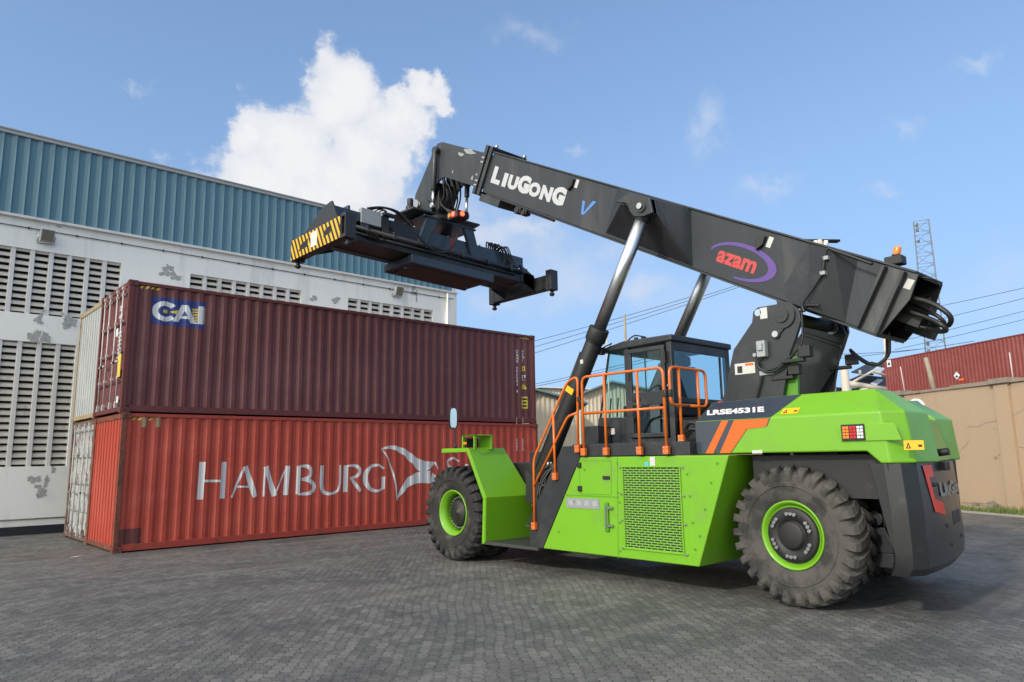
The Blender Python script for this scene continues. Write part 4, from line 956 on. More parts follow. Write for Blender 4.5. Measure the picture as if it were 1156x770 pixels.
# ---- green side housing (battery box) with sloping ends, near and far side
side_px=[(655,515.8),(613,619),(789.4,642.4),(822.8,515.8)]
sp=[QX(x,y,XL) for x,y in side_px]
zt=1.815; sp[0].z=zt; sp[3].z=zt; zb_=.39; sp[1].z=zb_; sp[2].z=zb_
m=MB(); m.prism(sp,(1.04,0,0)); m.build('side_housing',G['green'],rs,bevel=.012)
m=MB(); m.prism([mirx(p) for p in sp],(-1.04,0,0)); m.build('side_housing',G['green'],rs,bevel=.012)
def lay(px_list,X,off=.004,z=None): return [QX(x,y,X)-Vector((off,0,0)) for x,y in px_list]
def seam(mb,pl,X,wv=.006,off=.003,closed=True):
    P=[QX(x,y,X) for x,y in pl]; n=len(P)
    for i in range(n if closed else n-1):
        a=P[i]; b=P[(i+1)%n]; d=(b-a).normalized(); q=Vector((1,0,0)).cross(d)*wv; e=Vector((-off,0,0)); d*=wv*.98
        mb.hexa([a-q-d*0,a+q,b+q,b-q,a-q+e,a+q+e,b+q+e,b-q+e])
m=MB()
seam(m,[(654,520),(690,520.5),(690,558.5),(655,557.5)],XL,.004)
m.build('hatch_seam',G['green_in'],rs)
m=MB(); seam(m,[(634,558.5),(699,561.5)],XL,.007,closed=False); seam(m,[(697,516.5),(698,630.5)],XL,.005,closed=False); m.build('panel_seam',G['green_in'],rs)
m=MB()
for (px,py) in ((654.5,525),(655.2,551.5)):
    p=QX(px,py,XL); m.box((XL-.03,p.y-.035,p.z-.04),(XL-.002,p.y+.035,p.z+.04))
p=QX(684.8,539.3,XL); m.box((XL-.02,p.y-.065,p.z-.025),(XL-.002,p.y+.065,p.z+.025)); m.build('hatch_latch',G['black'],rs,bevel=.005)
for (px,py) in ((660,530),(697,523),(697.5,556),(699.5,567),(700,590),(700.5,622),(648,566),(631,600),(776,535),(779,560),(782,590),(785,620),(810,523),(803,545),(796,575),(790,605)):
    p=QX(px,py,XL); m=MB(); m.cyl(p-Vector((.012,0,0)),p-Vector((.001,0,0)),.016,.012,n=8); m.build('bolt',G['green_in'],rs)
# name plate with small plain marks, vertical handle, cooling grille
plate=mat('rating_plate',(.30,.31,.33),.4,metal=.3,var=.15,vscale=30)
a=QX(639.5,562,XL); b=QX(677,575,XL); m=MB(); m.box((XL-.006,a.y,a.z),(XL-.002,b.y,b.z)); m.build('information_plate',plate,rs)
m=MB()
for k in range(4):
    y=a.y+(b.y-a.y)*(.08+.24*k); m.box((XL-.008,y,a.z-.03),(XL-.0062,y+(b.y-a.y)*.14,b.z+.04))
m.build('pictogram',G['cabinet'],rs)
a=QX(684,567,XL); b=QX(688,600,XL); ym=(a.y+b.y)/2; m=MB(); m.box((XL-.035,ym-.035,b.z),(XL-.003,ym+.035,a.z)); m.build('handle_guard',G['green_in'],rs,bevel=.01)
m=MB(); m.box((XL-.05,ym-.014,b.z+.04),(XL-.036,ym+.014,a.z-.04))
for z in (a.z-.09,b.z+.07): m.box((XL-.045,ym-.12,z),(XL-.02,ym-.03,z+.03))
m.build('handle',G['steel'],rs)
a=QX(703.5,527.5,XL); b=QX(772,626,XL)
m=MB(); m.box((XL-.008,a.y,b.z+.015),(XL-.004,b.y,a.z)); m.build('cooling_grille',G['grille'],rs)
m=MB(); e=.02
m.box((XL-.018,a.y+e+.01,a.z),(XL-.003,b.y-e-.01,a.z+e)); m.box((XL-.018,a.y+e+.01,b.z+.015-e),(XL-.003,b.y-e-.01,b.z+.015)); m.box((XL-.018,a.y,b.z+.016),(XL-.003,a.y+e,a.z-.001)); m.box((XL-.018,b.y-e,b.z+.016),(XL-.003,b.y,a.z-.001)); m.build('grille_frame',G['green'],rs,bevel=.003)
m=MB()
for t in (0,.33,.66,1):
    z=a.z+(b.z-a.z)*t
    for y in (a.y+.05,b.y-.05): m.cyl((XL-.022,y,z),(XL-.002,y,z),.014,n=8); m.box((XL-.012,y-.03,z-.008),(XL-.003,y+.03,z+.008))
m.build('grille_clip',G['steel'],rs)
a=QX(733,515,XL); b=QX(740,526,XL); m=MB(); m.box((XL-.006,a.y-.01,b.z),(XL-.003,b.y,a.z-.01)); m.cm=1; a=QX(728,522,XL); b=QX(733,526,XL); m.box((XL-.006,a.y,b.z),(XL-.003,b.y+.01,a.z)); m.build('sticker',[G['labelw'],mat('cyan_sticker',(.05,.45,.6),.4)],rs)
# ---- deck: dark platform above the housing
ydeck=QX(787,514,XL).y
m=MB(); m.box((XL+.02,-9.02,1.822),(2*XC-XL-.02,-11.19,2.0)); m.build('deck',G['dark'],rs,bevel=.012)
m=MB(); m.box((XL+.05,-9.0,2.003),(5.24,-11.1,2.012)); m.build('deck_plate',G['tread'],rs)
m=MB(); m.box((5.32,-8.95,1.45),(7.1,-6.95,1.93)); m.build('front_frame',G['dark'],rs,bevel=.015)
# ---- boarding stair: dark stringer, steps, platform
st_px=[(632,512),(655,515.8),(613,619),(598.5,619),(600,575)]
q=[QX(x,y,XL) for x,y in st_px]; q[0].z=1.99; q[0].y=-8.86; q[1]=sp[0]+Vector((0,.0,.0)); q[2]=sp[1].copy(); q[3].z=.39; q[3].y=q[2].y+.28; q[4].y=q[3].y; q[4].z=.85
q=[q[0],Vector((XL,sp[0].y,1.99)),q[1],q[2],q[3],q[4]]
m=MB(); m.prism([p+Vector((-.012,.003,0)) for p in q],(.06,0,0)); m.build('stair_stringer',G['dark'],rs,bevel=.006)
m=MB()
for i,(z) in enumerate((.72,1.05,1.38,1.70)):
    y=-8.02-(z-.39)*.42; m.box((XL+.06,y-.05,z-.02),(XL+.95,y+.26,z+.01))
m.build('stair_step',G['tread'],rs)
for z0,z1,y0 in ((.45,.9,-8.3),(1.0,1.42,-8.5)):
    m=MB(); m.box((XL+.25,y0-.05,z0),(XL+1.0,y0+.12,z1)); m.build('stair_riser',G['green'],rs,bevel=.01)
m=MB(); m.box((4.2,-8.28,.35),(5.3,-6.93,.40)); m.build('boarding_platform',G['tread'],rs,bevel=.006)
m=MB(); m.box((4.78,-8.28,.402),(5.0,-8.05,.72)); m.build('toe_box',G['green'],rs,bevel=.01)
# ---- front mudguard shield: lower plate, sloping upper plate, fender top
pr=[(-6.93,.36),(-6.97,1.13),(-6.50,1.97),(-5.72,1.97)]
th=.045
def off_(P,t):
    out=[]
    for i,p in enumerate(P):
        a=P[max(i-1,0)]; b=P[min(i+1,len(P)-1)]; d=Vector((b[0]-a[0],b[1]-a[1],0)).normalized(); out.append((p[0]+d.y*t,p[1]-d.x*t))
    return out
# each plate widens inwards: inner edge x per station
inn=[5.30,5.30,5.05,5.05]
for sd_ in (0,1):
    m=MB(); f=(lambda v:Vector(v)) if not sd_ else (lambda v:mirx(v))
    B_=off_(pr,-th)
    for i in range(3):
        P=[(4.20,*pr[i]),(inn[i],*pr[i]),(inn[i+1],*pr[i+1]),(4.20,*pr[i+1]),(4.20,*B_[i]),(inn[i],*B_[i]),(inn[i+1],*B_[i+1]),(4.20,*B_[i+1])]
        m.hexa([f(p) for p in P])
    m.build('front_fender',G['green'],rs,bevel=.004)
# raised lip of the shield's outer edge
m=MB()
B1=off_(pr,-.03); B0=off_(pr,.035)
for i in range(3):
    P=[(4.19,*B0[i]),(4.235,*B0[i]),(4.235,*B0[i+1]),(4.19,*B0[i+1]),(4.19,*B1[i]),(4.235,*B1[i]),(4.235,*B1[i+1]),(4.19,*B1[i+1])]; m.hexa(P)
m.build('fender_edge',G['green'],rs,bevel=.004)
# lamp bracket and mirror on the fender
m=MB()
def hoop(y0,y1,z0,z1,x0,x1,t):
    m.box((x0,y0,z0),(x1,y0+t,z1)); m.box((x0,y1-t,z0),(x1,y1,z1)); m.box((x0,y0,z1+.001),(x1,y1,z1+t))
a=QX(520,507,4.3); b=QX(541,493,4.3)
hoop(-6.62,-6.25,1.985,2.22,4.26,4.32,.03); m.box((4.26,-6.62,2.225),(4.70,-6.25,2.25)); m.box((4.66,-6.62,1.985),(4.70,-6.25,2.222)); m.build('lamp_bracket',G['green'],rs,bevel=.006)
m=MB(); m.box((4.34,-6.30,2.03),(4.62,-6.22,2.19)); m.build('front_lamp',G['black'],rs,bevel=.01)
m=MB(); m.box((4.252,-6.40,2.08),(4.259,-6.30,2.12)); m.build('side_marker',G['amber'],rs)
a=QX(514,505,4.45); b=QX(513,484,4.45); c_=QX(512,472,4.45)
m=MB(); m.tube(cr_spline([a-Vector((0,0,.05)),a+Vector((0,0,.12)),b+Vector((0,.02,-.05)),c_+Vector((0,.03,0))]),.012,6); m.cyl(a-Vector((0,0,.06)),a+Vector((0,0,.1)),.04,.015,n=8); st_=m.build('mirror_stalk',G['black'],rs)
m=MB(); yw=.085
mh=[(c_.y+math.copysign(min(1,abs(math.cos(t))**.6),math.cos(t))*yw,c_.z+.0+math.copysign(abs(math.sin(t))**.6,math.sin(t))*.21) for t in [2*math.pi*i/24 for i in range(24)]]
# mirror faces back towards the cab
m.prism([(4.45+(y-c_.y)*1.0,c_.y,z) for y,z in mh],(0,.05,0)); RM=Matrix.Rotation(R(-24),3,'Z'); mc=Vector((4.45,c_.y,c_.z)); m.v=[mc+RM@(v-mc) for v in m.v]; mo=m.build('mirror',G['black'],rs,bevel=.008)
m=MB(); m.poly([(4.45+(y-c_.y)*.76,c_.y-.004,c_.z+(z-c_.z)*.90) for y,z in mh]); m.v=[mc+RM@(v-mc) for v in m.v]; m.build('mirror_glass',G['mirror'],mo)
# tangle of hydraulic hoses by the cylinder foot
m=MB(); rr=random.Random(11)
for i in range(9):
    y=-7.55-rr.random()*.35; x=5.05+rr.random()*.3
    m.tube(cr_spline([(x,y,.75+rr.random()*.3),(x-.12-rr.random()*.15,y+.1,1.15),(x-.1,y+.1*rr.random(),1.55),(x+.2,y-.25,1.80+rr.random()*.1)]),.016+.01*rr.random(),6)
m.build('hydraulic_hose',G['hose'],rs)
m=MB(); 
for i in range(5): m.cyl((4.98+.07*i,-7.72,1.62),(4.98+.07*i,-7.80,1.74),.025,n=8)
m.build('hose_coupling',G['steel'],rs)
m=MB(); m.prism([(4.86,-7.32,1.62),(4.86,-7.85,1.25),(4.86,-7.85,1.0),(4.86,-7.32,1.05)],(.02,0,0)); m.build('hose_guard',G['black'],rs)
# ---- rear body: fender hoods on both sides
XH=4.42; XT=4.80; ZF=2.27; ZH=2.56; ZB=1.835
yA=-11.20; yArch=-13.35; yR=-13.86
pt0=hit(803.5,455,(XH,0,ZF),Vector((-(ZH-ZF),0,XT-XH)).normalized()); tt0=min(.99,max(.3,(pt0.z-ZF)/(ZH-ZF)))
def hood(f,nm):
    # outline stations along Y: front (yA) to rear; outer side lower facet, upper facet, top
    m=MB(); m.open=False
    yAt=-11.62; yAtt=-12.42
    # corners: side facet
    a0=(XH,yA,ZB); a1=(XH,yA,ZF); b1=(XH,-13.60,ZF); b0=(XH,-13.42,ZB)
    c0=(XH,-13.56,1.70); d0=(XH,-13.66,1.70); 
    t0=(XH+(XT-XH)*tt0,pt0.y,ZF+(ZH-ZF)*tt0); t1=(XT,-12.30,ZH); t2=(XT,-13.42,ZH)
    # chamfer to the rear face
    e0=(4.62,-13.86,1.70); e1=(4.60,-13.80,ZF); 
    pin=[(5.30,p[1],p[2]) for p in (t0,t1,t2)]
    V=[a0,a1,b1,b0,c0,d0,t0,t1,t2,e0,e1]+pin+[(5.30,yA,ZB),(5.30,-13.88,1.70),(5.30,-13.80,ZF)]
    # index: 0a0 1a1 2b1 3b0 4c0 5d0 6t0 7t1 8t2 9e0 10e1 11t0i 12t1i 13t2i 14a0i 15e0i 16e1i
    F=[(0,3,4,5,2,1),(1,2,8,7,6),(2,5,9,10),(2,10,8),(6,7,12,11),(7,8,13,12),(8,10,16,13),(10,9,15,16),(0,1,6,11,14)]
    V=V+[(5.30,-13.42,ZB),(5.30,-13.60,1.70)]   #17,18
    F+=[(0,14,17,3),(3,17,18,4),(4,18,15,9,5),(14,11,12,13,16,15,18,17)]
    m.add([f(Vector(v)) for v in V],F); return m.build(nm,G['green'],rs,bevel=.018)
def farh(v):
    q=mirx(v)
    if q.y<-13: q.y+=.50
    elif q.y<-12.2: q.y+=.25
    return q
hood(lambda v:v,'rear_fender'); hood(farh,'rear_fender')
m=MB(); m.box((5.32,-12.7,1.72),(7.08,-11.64,2.15)); m.build('power_housing',G['dark'],rs,bevel=.02)
m=MB(); m.loft([(5.302,-12.9,2.34),(5.302,-13.66,2.24),(5.302,-13.79,1.70),(5.302,-13.4,1.70),(5.302,-12.6,2.2)],[(7.098,-12.7,2.34),(7.098,-13.32,2.24),(7.098,-13.45,1.70),(7.098,-13.1,1.70),(7.098,-12.4,2.2)]); m.build('rear_cover',G['green'],rs,bevel=.015)
# livery of the near hood: dark panel, stripes, type number
XHd=XH-.004
def side_poly(pl,off,mt,name,X=XH):
    m=MB(); m.poly([QX(x,y,X)-Vector((off,0,0)) for x,y in pl]); return m.build(name,mt,rs)
def setz(P): return P
m=MB(); zs=ZB+.012
def yof(px,py): return QX(px,py,XH).y
m.poly([(XHd,yA+.0,ZB+.01),(XHd,yof(826,512),ZB+.01),(XHd,yof(845,482),QX(845,482,XH).z),(XHd,yof(866,481),QX(866,481,XH).z),(XHd,yof(870,472),ZF-.004),(XHd,yA,ZF-.004)])
# upper sloping facet
slope=Vector((XT-XH,0,ZH-ZF)).normalized(); sn=Vector((-slope.z,0,slope.x))
def onslope(y,t,off): p=Vector((XH,y,ZF))+slope*t; return p+sn*off
FW=Vector((XT-XH,0,ZH-ZF)).length
yu=yof(870,472)
m.poly([onslope(yA-.01,.004,.004),onslope(yu,.004,.004),onslope(yu-.24,FW-.012,.004),onslope(-12.30,FW-.012,.004),onslope(pt0.y-.02,FW*tt0-.012,.004)])
m.build('livery_panel',G['navy'],rs)
side_poly([(815,475),(822.5,475),(805.5,511.7),(797,511.7)],.008,G['orange2'],'orange_stripe')
side_poly([(829,474.5),(868.5,472.5),(865,481.5),(843,484.5),(825,511.2),(813,511.5)],.008,G['orange2'],'orange_stripe')
m=MB(); 
A=hit(796,470,(XH,0,ZF),sn)
put_text(m,'LRSE4531E',hit(798,468.5,onslope(0,0,.009),sn),(0,-1,.0),slope+Vector((0,.42,0)),.17,fit_w=.84,bold=.008)
m.build('type_lettering',G['whitet'],rs)
def label_at(px,py,wv,hv,surf='side',mt=None,mark='tri'):
    m=MB()
    if surf=='side': o=QX(px,py,XH)-Vector((.005,0,0)); xd,yd=Vector((0,-1,0)),Vector((0,0,1)); nn=Vector((-1,0,0))
    else:
        p=hit(px,py,onslope(0,0,0),sn); o=p+sn*.005; xd,yd,nn=Vector((0,-1,0)),slope,sn
    def P(a,b,e=0): return o+xd*a*wv+yd*b*hv+nn*e
    m.poly([P(0,0),P(1,0),P(1,1),P(0,1)]); m.cm=1; m.poly([P(.1,.15,.0015),P(.36,.15,.0015),P(.23,.85,.0015)]); m.poly([P(.72,.3,.0015),P(.92,.3,.0015),P(.92,.55,.0015),P(.72,.55,.0015)])
    m.cm=0; m.poly([P(.19,.25,.003),P(.28,.25,.003),P(.235,.55,.003)])
    return m.build('warning_label',[mt or G['yellow'],G['black']],rs)
label_at(881,468,.22,.12,'slope'); label_at(1021,508,.20,.10,'side')
m=MB(); p=QX(855,510,XH); m.box((XH-.006,p.y-.07,p.z-.02),(XH-.003,p.y+.07,p.z+.02)); m.build('sticker',G['labelw'],rs)
# recessed tail lamp cluster
a=QX(944,480,XH); b=QX(1012,497,XH)
m=MB()   # sloping recess shown as a shallow framed wedge
m.prism([(XH-.003,a.y,a.z),(XH-.003,b.y,a.z),(XH-.003,b.y-.06,b.z),(XH-.003,a.y-.05,b.z)],(-.012,0,0)); m.build('lamp_recess',G['green'],rs,bevel=.006)
a=QX(951,480.5,XH); b=QX(977,496,XH); hw=abs(b.y-a.y); m=MB(); m.box((XH-.03,a.y+.01,a.z+.01),(XH-.012,b.y-.01,b.z-.01)); tl=m.build('tail_lamp',G['black'],rs,bevel=.006)
for k,(mt) in enumerate((G['amber'],G['redlens'],G['whitelens'])):
    y0=a.y-hw*(.03+.33*k); y1=y0-hw*.30; m=MB()
    for r_ in range(4):
        z0=b.z+.01+(a.z-b.z-.02)*r_/4; 
        for c2 in range(2): m.box((XH-.038,y0+(y1-y0)*c2/2-.002,z0+.003),(XH-.031,y0+(y1-y0)*(c2+1)/2+.002,z0+(a.z-b.z-.02)/4-.003))
    m.build('lens',mt,tl,bevel=.003)
# ---- counterweight, rounded at the back
REAR=[(XH+.02,-13.58),(XH+.06,-13.74),(4.66,-13.84),(5.1,-13.83),(5.6,-13.79),(6.1,-13.71),(6.6,-13.61),(7.1,-13.46),(7.6,-13.27),(7.9,-13.10),(7.98,-12.95)]
def cw_plan(z,ins=0):
    F=[(x+(ins*.5 if x<5 else 0),y+ins) for x,y in REAR]+[(7.5,-12.9),(5.2+ins*.6,-13.3)]
    return [(x,y,z) for x,y in F]
m=MB(); lv=[(1.698,0),(1.25,-.03),(.75,-.04),(.58,-.02),(.50,.04)]
for i in range(len(lv)-1): m.loft(cw_plan(lv[i][0],lv[i][1]),cw_plan(lv[i+1][0],lv[i+1][1]),caps=False)
m.add(cw_plan(*lv[0]),[range(len(cw_plan(0)))]); m.add(cw_plan(*lv[-1]),[range(len(cw_plan(0)))])
cwt=m.build('counterweight',G['weight'],rs)
for p in cwt.data.polygons: p.use_smooth=True
import bmesh as _b
bm=bmesh.new(); bm.from_mesh(cwt.data); bmesh.ops.remove_doubles(bm,verts=bm.verts,dist=.0005); bmesh.ops.recalc_face_normals(bm,faces=bm.faces)
for e in bm.edges:
    if len(e.link_faces)==2 and e.calc_face_angle(0)>R(28): e.smooth=False
bm.to_mesh(cwt.data); bm.free()
# arch edge wedge of the counterweight in front of its side
m=MB(); m.prism([(XH+.025,-13.42,1.698),(XH+.025,-13.63,1.698),(XH+.03,-13.63,.62),(XH+.025,-13.56,.9)],(.5,0,0)); m.build('arch_edge',G['weight'],rs,bevel=.008)
# rear face pieces: red mark, lettering, recess, tow pocket
def rearY(x):
    for (a,b),(c,d) in zip(REAR,REAR[1:]):
        if x<=c: return b+(d-b)*(x-a)/(c-a)
    return REAR[-1][1]
def rp(x,z,off=.006): return (x,rearY(x)-.03*min(1,max(0,(1.7-z)/.45))-off,z)
m=MB()
def rq(a,b,c,d,off=.03):
    m.poly([rp(*a,off),rp(*b,off),rp(*c,off),rp(*d,off)])
rq((4.80,1.67),(5.10,1.67),(5.12,1.54),(4.96,1.54),.012); rq((4.80,1.67),(4.96,1.54),(5.02,1.30),(4.97,1.16),.012); rq((5.02,1.30),(5.32,1.24),(5.38,1.10),(4.97,1.16),.012); m.build('red_mark',G['red'],rs)
m=MB(); put_text(m,'LiuGong',(5.28,-14.045,1.32),(1,0,0),(0,0,1),.20,fit_w=1.5,bold=.01); m.v=[Vector(rp(v.x,v.z,.012)) for v in m.v]; m.build('rear_lettering',mat('dull_grey_lettering',(.20,.20,.20),.4),rs)
m=MB(); m.hexa([rp(5.75,.95,.0),rp(6.35,.95,.0),rp(6.35,.95,-.1),rp(5.75,.95,-.1),rp(5.75,1.12,.0),rp(6.35,1.12,.0),rp(6.35,1.12,-.1),rp(5.75,1.12,-.1)]); m.v=[v+Vector((0,-.012,0)) for v in m.v]; m.build('tow_pocket',G['black'],rs,bevel=.015)
m=MB()
for (x,z) in ((5.12,1.45),(5.4,.98),(5.5,.76),(6.2,.8)):
    m=MB(); m.cyl(rp(x,z,-.01),rp(x,z,.02),.022,n=10); m.build('bolt',G['black'],rs)
m=MB(); m.cyl((5.55,-13.75,1.80),(5.55,-13.90,1.82),.045,n=12); m.box((5.50,-13.88,1.60),(5.60,-13.78,1.70)); m.build('rear_camera',G['black'],rs,bevel=.006)
# ---- orange handrails
XR=XL+.03; RT=.021
def rail(groups,feet,name='handrail',pts3=None):
    m=MB()
    for P,r in groups: m.tube(rounded(P,r),RT,10)
    h=m.build(name,G['orange'],rs)
    for p in feet:
        m=MB(); m.box((p.x-.035,p.y-.045,p.z-.01),(p.x+.02,p.y+.045,p.z+.10)); m.cm=1
        for a in (-.03,.03):
            for b in (.02,.075): m.cyl((p.x-.045,p.y+a,p.z+b),(p.x-.033,p.y+a,p.z+b),.009,n=6)
        m.build('rail_foot',[G['orange'],G['steel']],h,bevel=.003)
    return h
q=lambda x,y,X=XR-.04:QX(x,y,X)
XS=XL-.035
f1,f2,f3=QX(603.5,597,XS),QX(652.5,510,XS),QX(627,541,XS)
rail([([f1,QX(602.5,518,XS),QX(640.5,431,XS),QX(652,424.5,XS),f2],.12),([QX(603,549,XS),QX(641,470,XS),QX(652.5,466,XS)],.08),([QX(624.5,466,XS),f3],.01)],[f1,f2,f3])
fe=[QX(x,513.5,XS) for x in (659.5,684.8,722.8,753)]
for p in fe: p.z=1.85
f2.z=1.85
T1=QX(660,424.5,XS); T2=QX(749.5,415.5,XS); zt_=(T1.z+T2.z)/2; T1.z=T2.z=zt_
M1=QX(658,466.5,XS); M2=QX(752,460.6,XS); zm_=(M1.z+M2.z)/2; M1.z=M2.z=zm_
T1.y=fe[0].y; T2.y=fe[3].y; M1.y=fe[0].y; M2.y=fe[3].y
rail([([fe[0],T1,T2,fe[3]],.11),([M1,M2],.01),([fe[1],Vector((XS,fe[1].y,zt_))],.01),([fe[2],Vector((XS,fe[2].y,zt_))],.01)],fe)
yg=fe[3].y-.09
g0=Vector((XS+.02,yg,0)); 
zl=QY(764.8,457.3,yg).z; gx=QY(797,440,yg).x
ga=[Vector((XS+.02,yg,zl)),Vector((XS+.02,yg,zt_)),Vector((gx,yg,zt_)),Vector((gx,yg,zl))]
x1=QY(768,460,yg).x; x2=QY(788,440,yg).x
mid=(ga[0]+ga[3])/2
rail([([mid,ga[0],ga[1],ga[2],ga[3],mid],.11),([Vector((x1,yg,zt_)),Vector((x1,yg,2.03))],.01),([Vector((x2,yg,zt_)),Vector((x2,yg,2.25))],.01)],[Vector((x1,yg,2.0))],'gate_rail')
m=MB()
for y in ((f2.y+fe[0].y)/2,): m.box((XS-.025,f2.y-.03,2.67),(XS+.03,fe[0].y+.03,2.74))
m.build('rail_clamp',G['black'],rs,bevel=.004); m=MB(); m.cyl((XS-.0,fe[3].y-.02,2.62),(XS,fe[3].y-.02,2.72),.035,n=10); m.cyl((XS+.02,yg,2.62),(XS+.02,yg,2.72),.035,n=10); m.build('rail_clamp',G['black'],rs,bevel=.004)
# ---- cab
CX0,CX1=5.3,6.98; YCr,YCf,YCd=-10.24,-8.82,-9.34; ZC0,ZC1=2.0,3.60
cabm=G['dark']
m=MB()
pw=.075
def post(p0,p1,wx=.07,wy=.075):
    p0=Vector(p0);p1=Vector(p1); m.hexa([p0+Vector((a*wx/2,b*wy/2,0)) for a,b in ((-1,-1),(1,-1),(1,1),(-1,1))]+[p1+Vector((a*wx/2,b*wy/2,0)) for a,b in ((-1,-1),(1,-1),(1,1),(-1,1))])
yfB=QX(676,471,CX0).y; yfT=QX(686,393,CX0).y
for X in (CX0+.04,CX1-.04):
    post((X,YCr+.045,ZC0),(X,YCr+.045,ZC1),.08,.10); post((X,YCd,ZC0),(X,YCd,ZC1),.07,.09)
    post((X,yfB+.0,2.46),(X,yfT+.0,ZC1),.035,.035)
m.build('cab_frame',cabm,rs,bevel=.012); cab=bpy.data.objects['cab_frame'] if 'cab_frame' in bpy.data.objects else None
m=MB(); m.prism([(CX0-.03,YCr-.04,ZC1),(CX0-.03,yfT+.16,ZC1-.03),(CX0-.03,yfT+.14,ZC1+.03),(CX0-.03,-9.3,ZC1+.11),(CX0-.03,YCr-.04,ZC1+.10)],(CX1-CX0+.06,0,0)); m.build('cab_roof',cabm,rs,bevel=.02)
m=MB(); m.prism([(CX0+.01,YCr+.0,ZC0+.001),(CX0+.01,YCr,ZC0+.10),(CX0+.01,YCd-.04,ZC0+.10),(CX0+.01,YCd-.04,2.45),(CX0+.01,yfB+.02,2.47),(CX0+.01,yfB+.10,ZC0+.001)],(CX1-CX0-.02,0,0)); m.build('cab_base',cabm,rs,bevel=.015)
# cab door: frame, upper and lower panes, handle
dy0,dy1=YCr+.11,YCd-.055; X=CX0-.012
m=MB()
def rf(y0,y1,z0,z1,t,xa,xb):
    m.box((xa,y0,z0),(xb,y1,z0+t)); m.box((xa,y0,z1-t),(xb,y1,z1)); m.box((xa,y0,z0+t+.001),(xb,y0+t,z1-t-.001)); m.box((xa,y1-t,z0+t+.001),(xb,y1,z1-t-.001))
rf(dy0,dy1,2.11,3.55,.07,X-.025,X+.02); m.box((X-.025,dy0+.071,2.62),(X+.02,dy1-.071,2.83)); dr=m.build('cab_door',cabm,rs,bevel=.008)
m=MB(); m.box((X-.01,dy0+.07,2.83),(X-.004,dy1-.07,3.48)); m.build('pane',G['glass'],dr)
m=MB(); m.box((X-.01,dy0+.07,2.18),(X-.004,dy1-.07,2.62)); m.build('pane',G['glass_r'],dr)
m=MB(); m.box((X-.05,dy1-.24,2.70),(X-.026,dy1-.08,2.74)); m.box((X-.06,dy0+.0,3.25),(X-.02,dy0-.04,3.45)); m.box((X-.045,dy1-.05,3.05),(X-.02,dy1,3.17)); m.build('door_handle',G['black'],dr)
m=MB(); ymid=(dy0+dy1)/2+.02; m.box((X-.014,ymid-.008,2.83),(X-.001,ymid+.008,3.48)); m.build('pane_divider',G['black'],dr)
# glass: sides in front of the door, windscreen, rear
for X in (CX0+.02,CX1-.03):
    m=MB(); m.prism([(X,YCd+.045,2.46),(X,yfB-.0,2.46),(X,yfT-.0,ZC1-.01),(X,YCd+.045,ZC1-.01)],(.008,0,0)); m.build('side_window',G['glass'],rs)
m=MB(); m.hexa([(CX0+.03,yfB,2.47),(CX1-.03,yfB,2.47),(CX1-.03,yfB+.008,2.47),(CX0+.03,yfB+.008,2.47),(CX0+.03,yfT,ZC1-.02),(CX1-.03,yfT,ZC1-.02),(CX1-.03,yfT+.008,ZC1-.02),(CX0+.03,yfT+.008,ZC1-.02)]); m.build('windscreen',G['glass'],rs)
m=MB(); m.box((CX0+.08,YCr+.01,2.72),(CX1-.08,YCr+.018,3.46)); m.build('rear_window',G['glass_r'],rs)
m=MB(); m.box((CX0+.08,YCr,3.46),(CX1-.08,YCr+.06,3.60)); m.box((CX0+.08,YCr,2.64),(CX1-.08,YCr+.06,2.72)); m.box((6.68,YCr-.004,2.73),(6.71,YCr+.03,3.45)); m.build('rear_window_frame',cabm,rs,bevel=.006)
m=MB(); m.box((CX0+.5,-10.0,2.72),(CX0+1.05,-9.85,3.28)); m.box((CX0+.5,-10.0,2.45),(CX0+1.05,-9.4,2.62)); m.box((CX0+.62,-9.98,3.29),(CX0+.93,-9.87,3.45)); m.box((CX0+.42,-9.9,2.62),(CX0+.49,-9.5,2.75)); m.build('driver_seat',G['black'],rs,bevel=.03)
m=MB(); m.box((CX1-.30,-10.0,2.12),(CX1-.08,-9.1,2.75)); m.box((CX0+.45,-9.0,2.12),(CX0+1.2,-8.86,2.68)); m.build('control_console',G['black'],rs,bevel=.03)
m=MB(); m.box((CX1-.34,-9.25,2.85),(CX1-.28,-9.0,3.05)); m.tube([(CX1-.2,-9.1,2.74),(CX1-.3,-9.1,2.9)],.02,6); m.build('display',G['black'],rs,bevel=.01)
m=MB(); c=Vector((CX0+.78,-9.15,2.72)); m.tube([c,c+Vector((0,.12,-.4))],.03,8); m.tube([c+Vector((math.cos(t)*.2,math.sin(t)*.08-.02,math.sin(t)*.17+.02)) for t in [2*math.pi*i/20 for i in range(21)]],.014,6); m.build('steering_wheel',G['black'],rs)
m=MB(); m.box((CX0-.02,-9.05,2.18),(CX0+.004,-8.9,2.28)); m.cm=1; m.box((CX0-.022,-9.0,2.245),(CX0-.0205,-8.92,2.275)); m.build('sticker',[G['labelw'],G['orange2']],rs)
m=MB(); m.box((4.95,-8.98,2.003),(5.28,-8.66,2.32)); m.build('equipment_box',G['dark'],rs,bevel=.01)
m=MB(); p=QX(679,396,5.2); m.box(p-Vector((.05,.04,.07)),p+Vector((.05,.04,.05))); m.tube([p+Vector((0,-.02,.04)),p+Vector((.1,-.15,.12)),Vector((CX0,yfT,ZC1+.02))],.012,6); m.build('cab_mirror',G['black'],rs,bevel=.01)
m=MB(); 
for y in (-9.45,-9.6): m.cyl((CX0+.15,y,ZC1+.10),(CX0+.15,y,ZC1+.17),.035,n=10)
m.tube(cr_spline([(CX0+.1,-9.3,ZC1+.12),(CX0+.12,-9.45,ZC1+.2),(CX0+.1,-9.7,ZC1+.13)]),.012,6); m.build('roof_lamp',G['black'],rs)
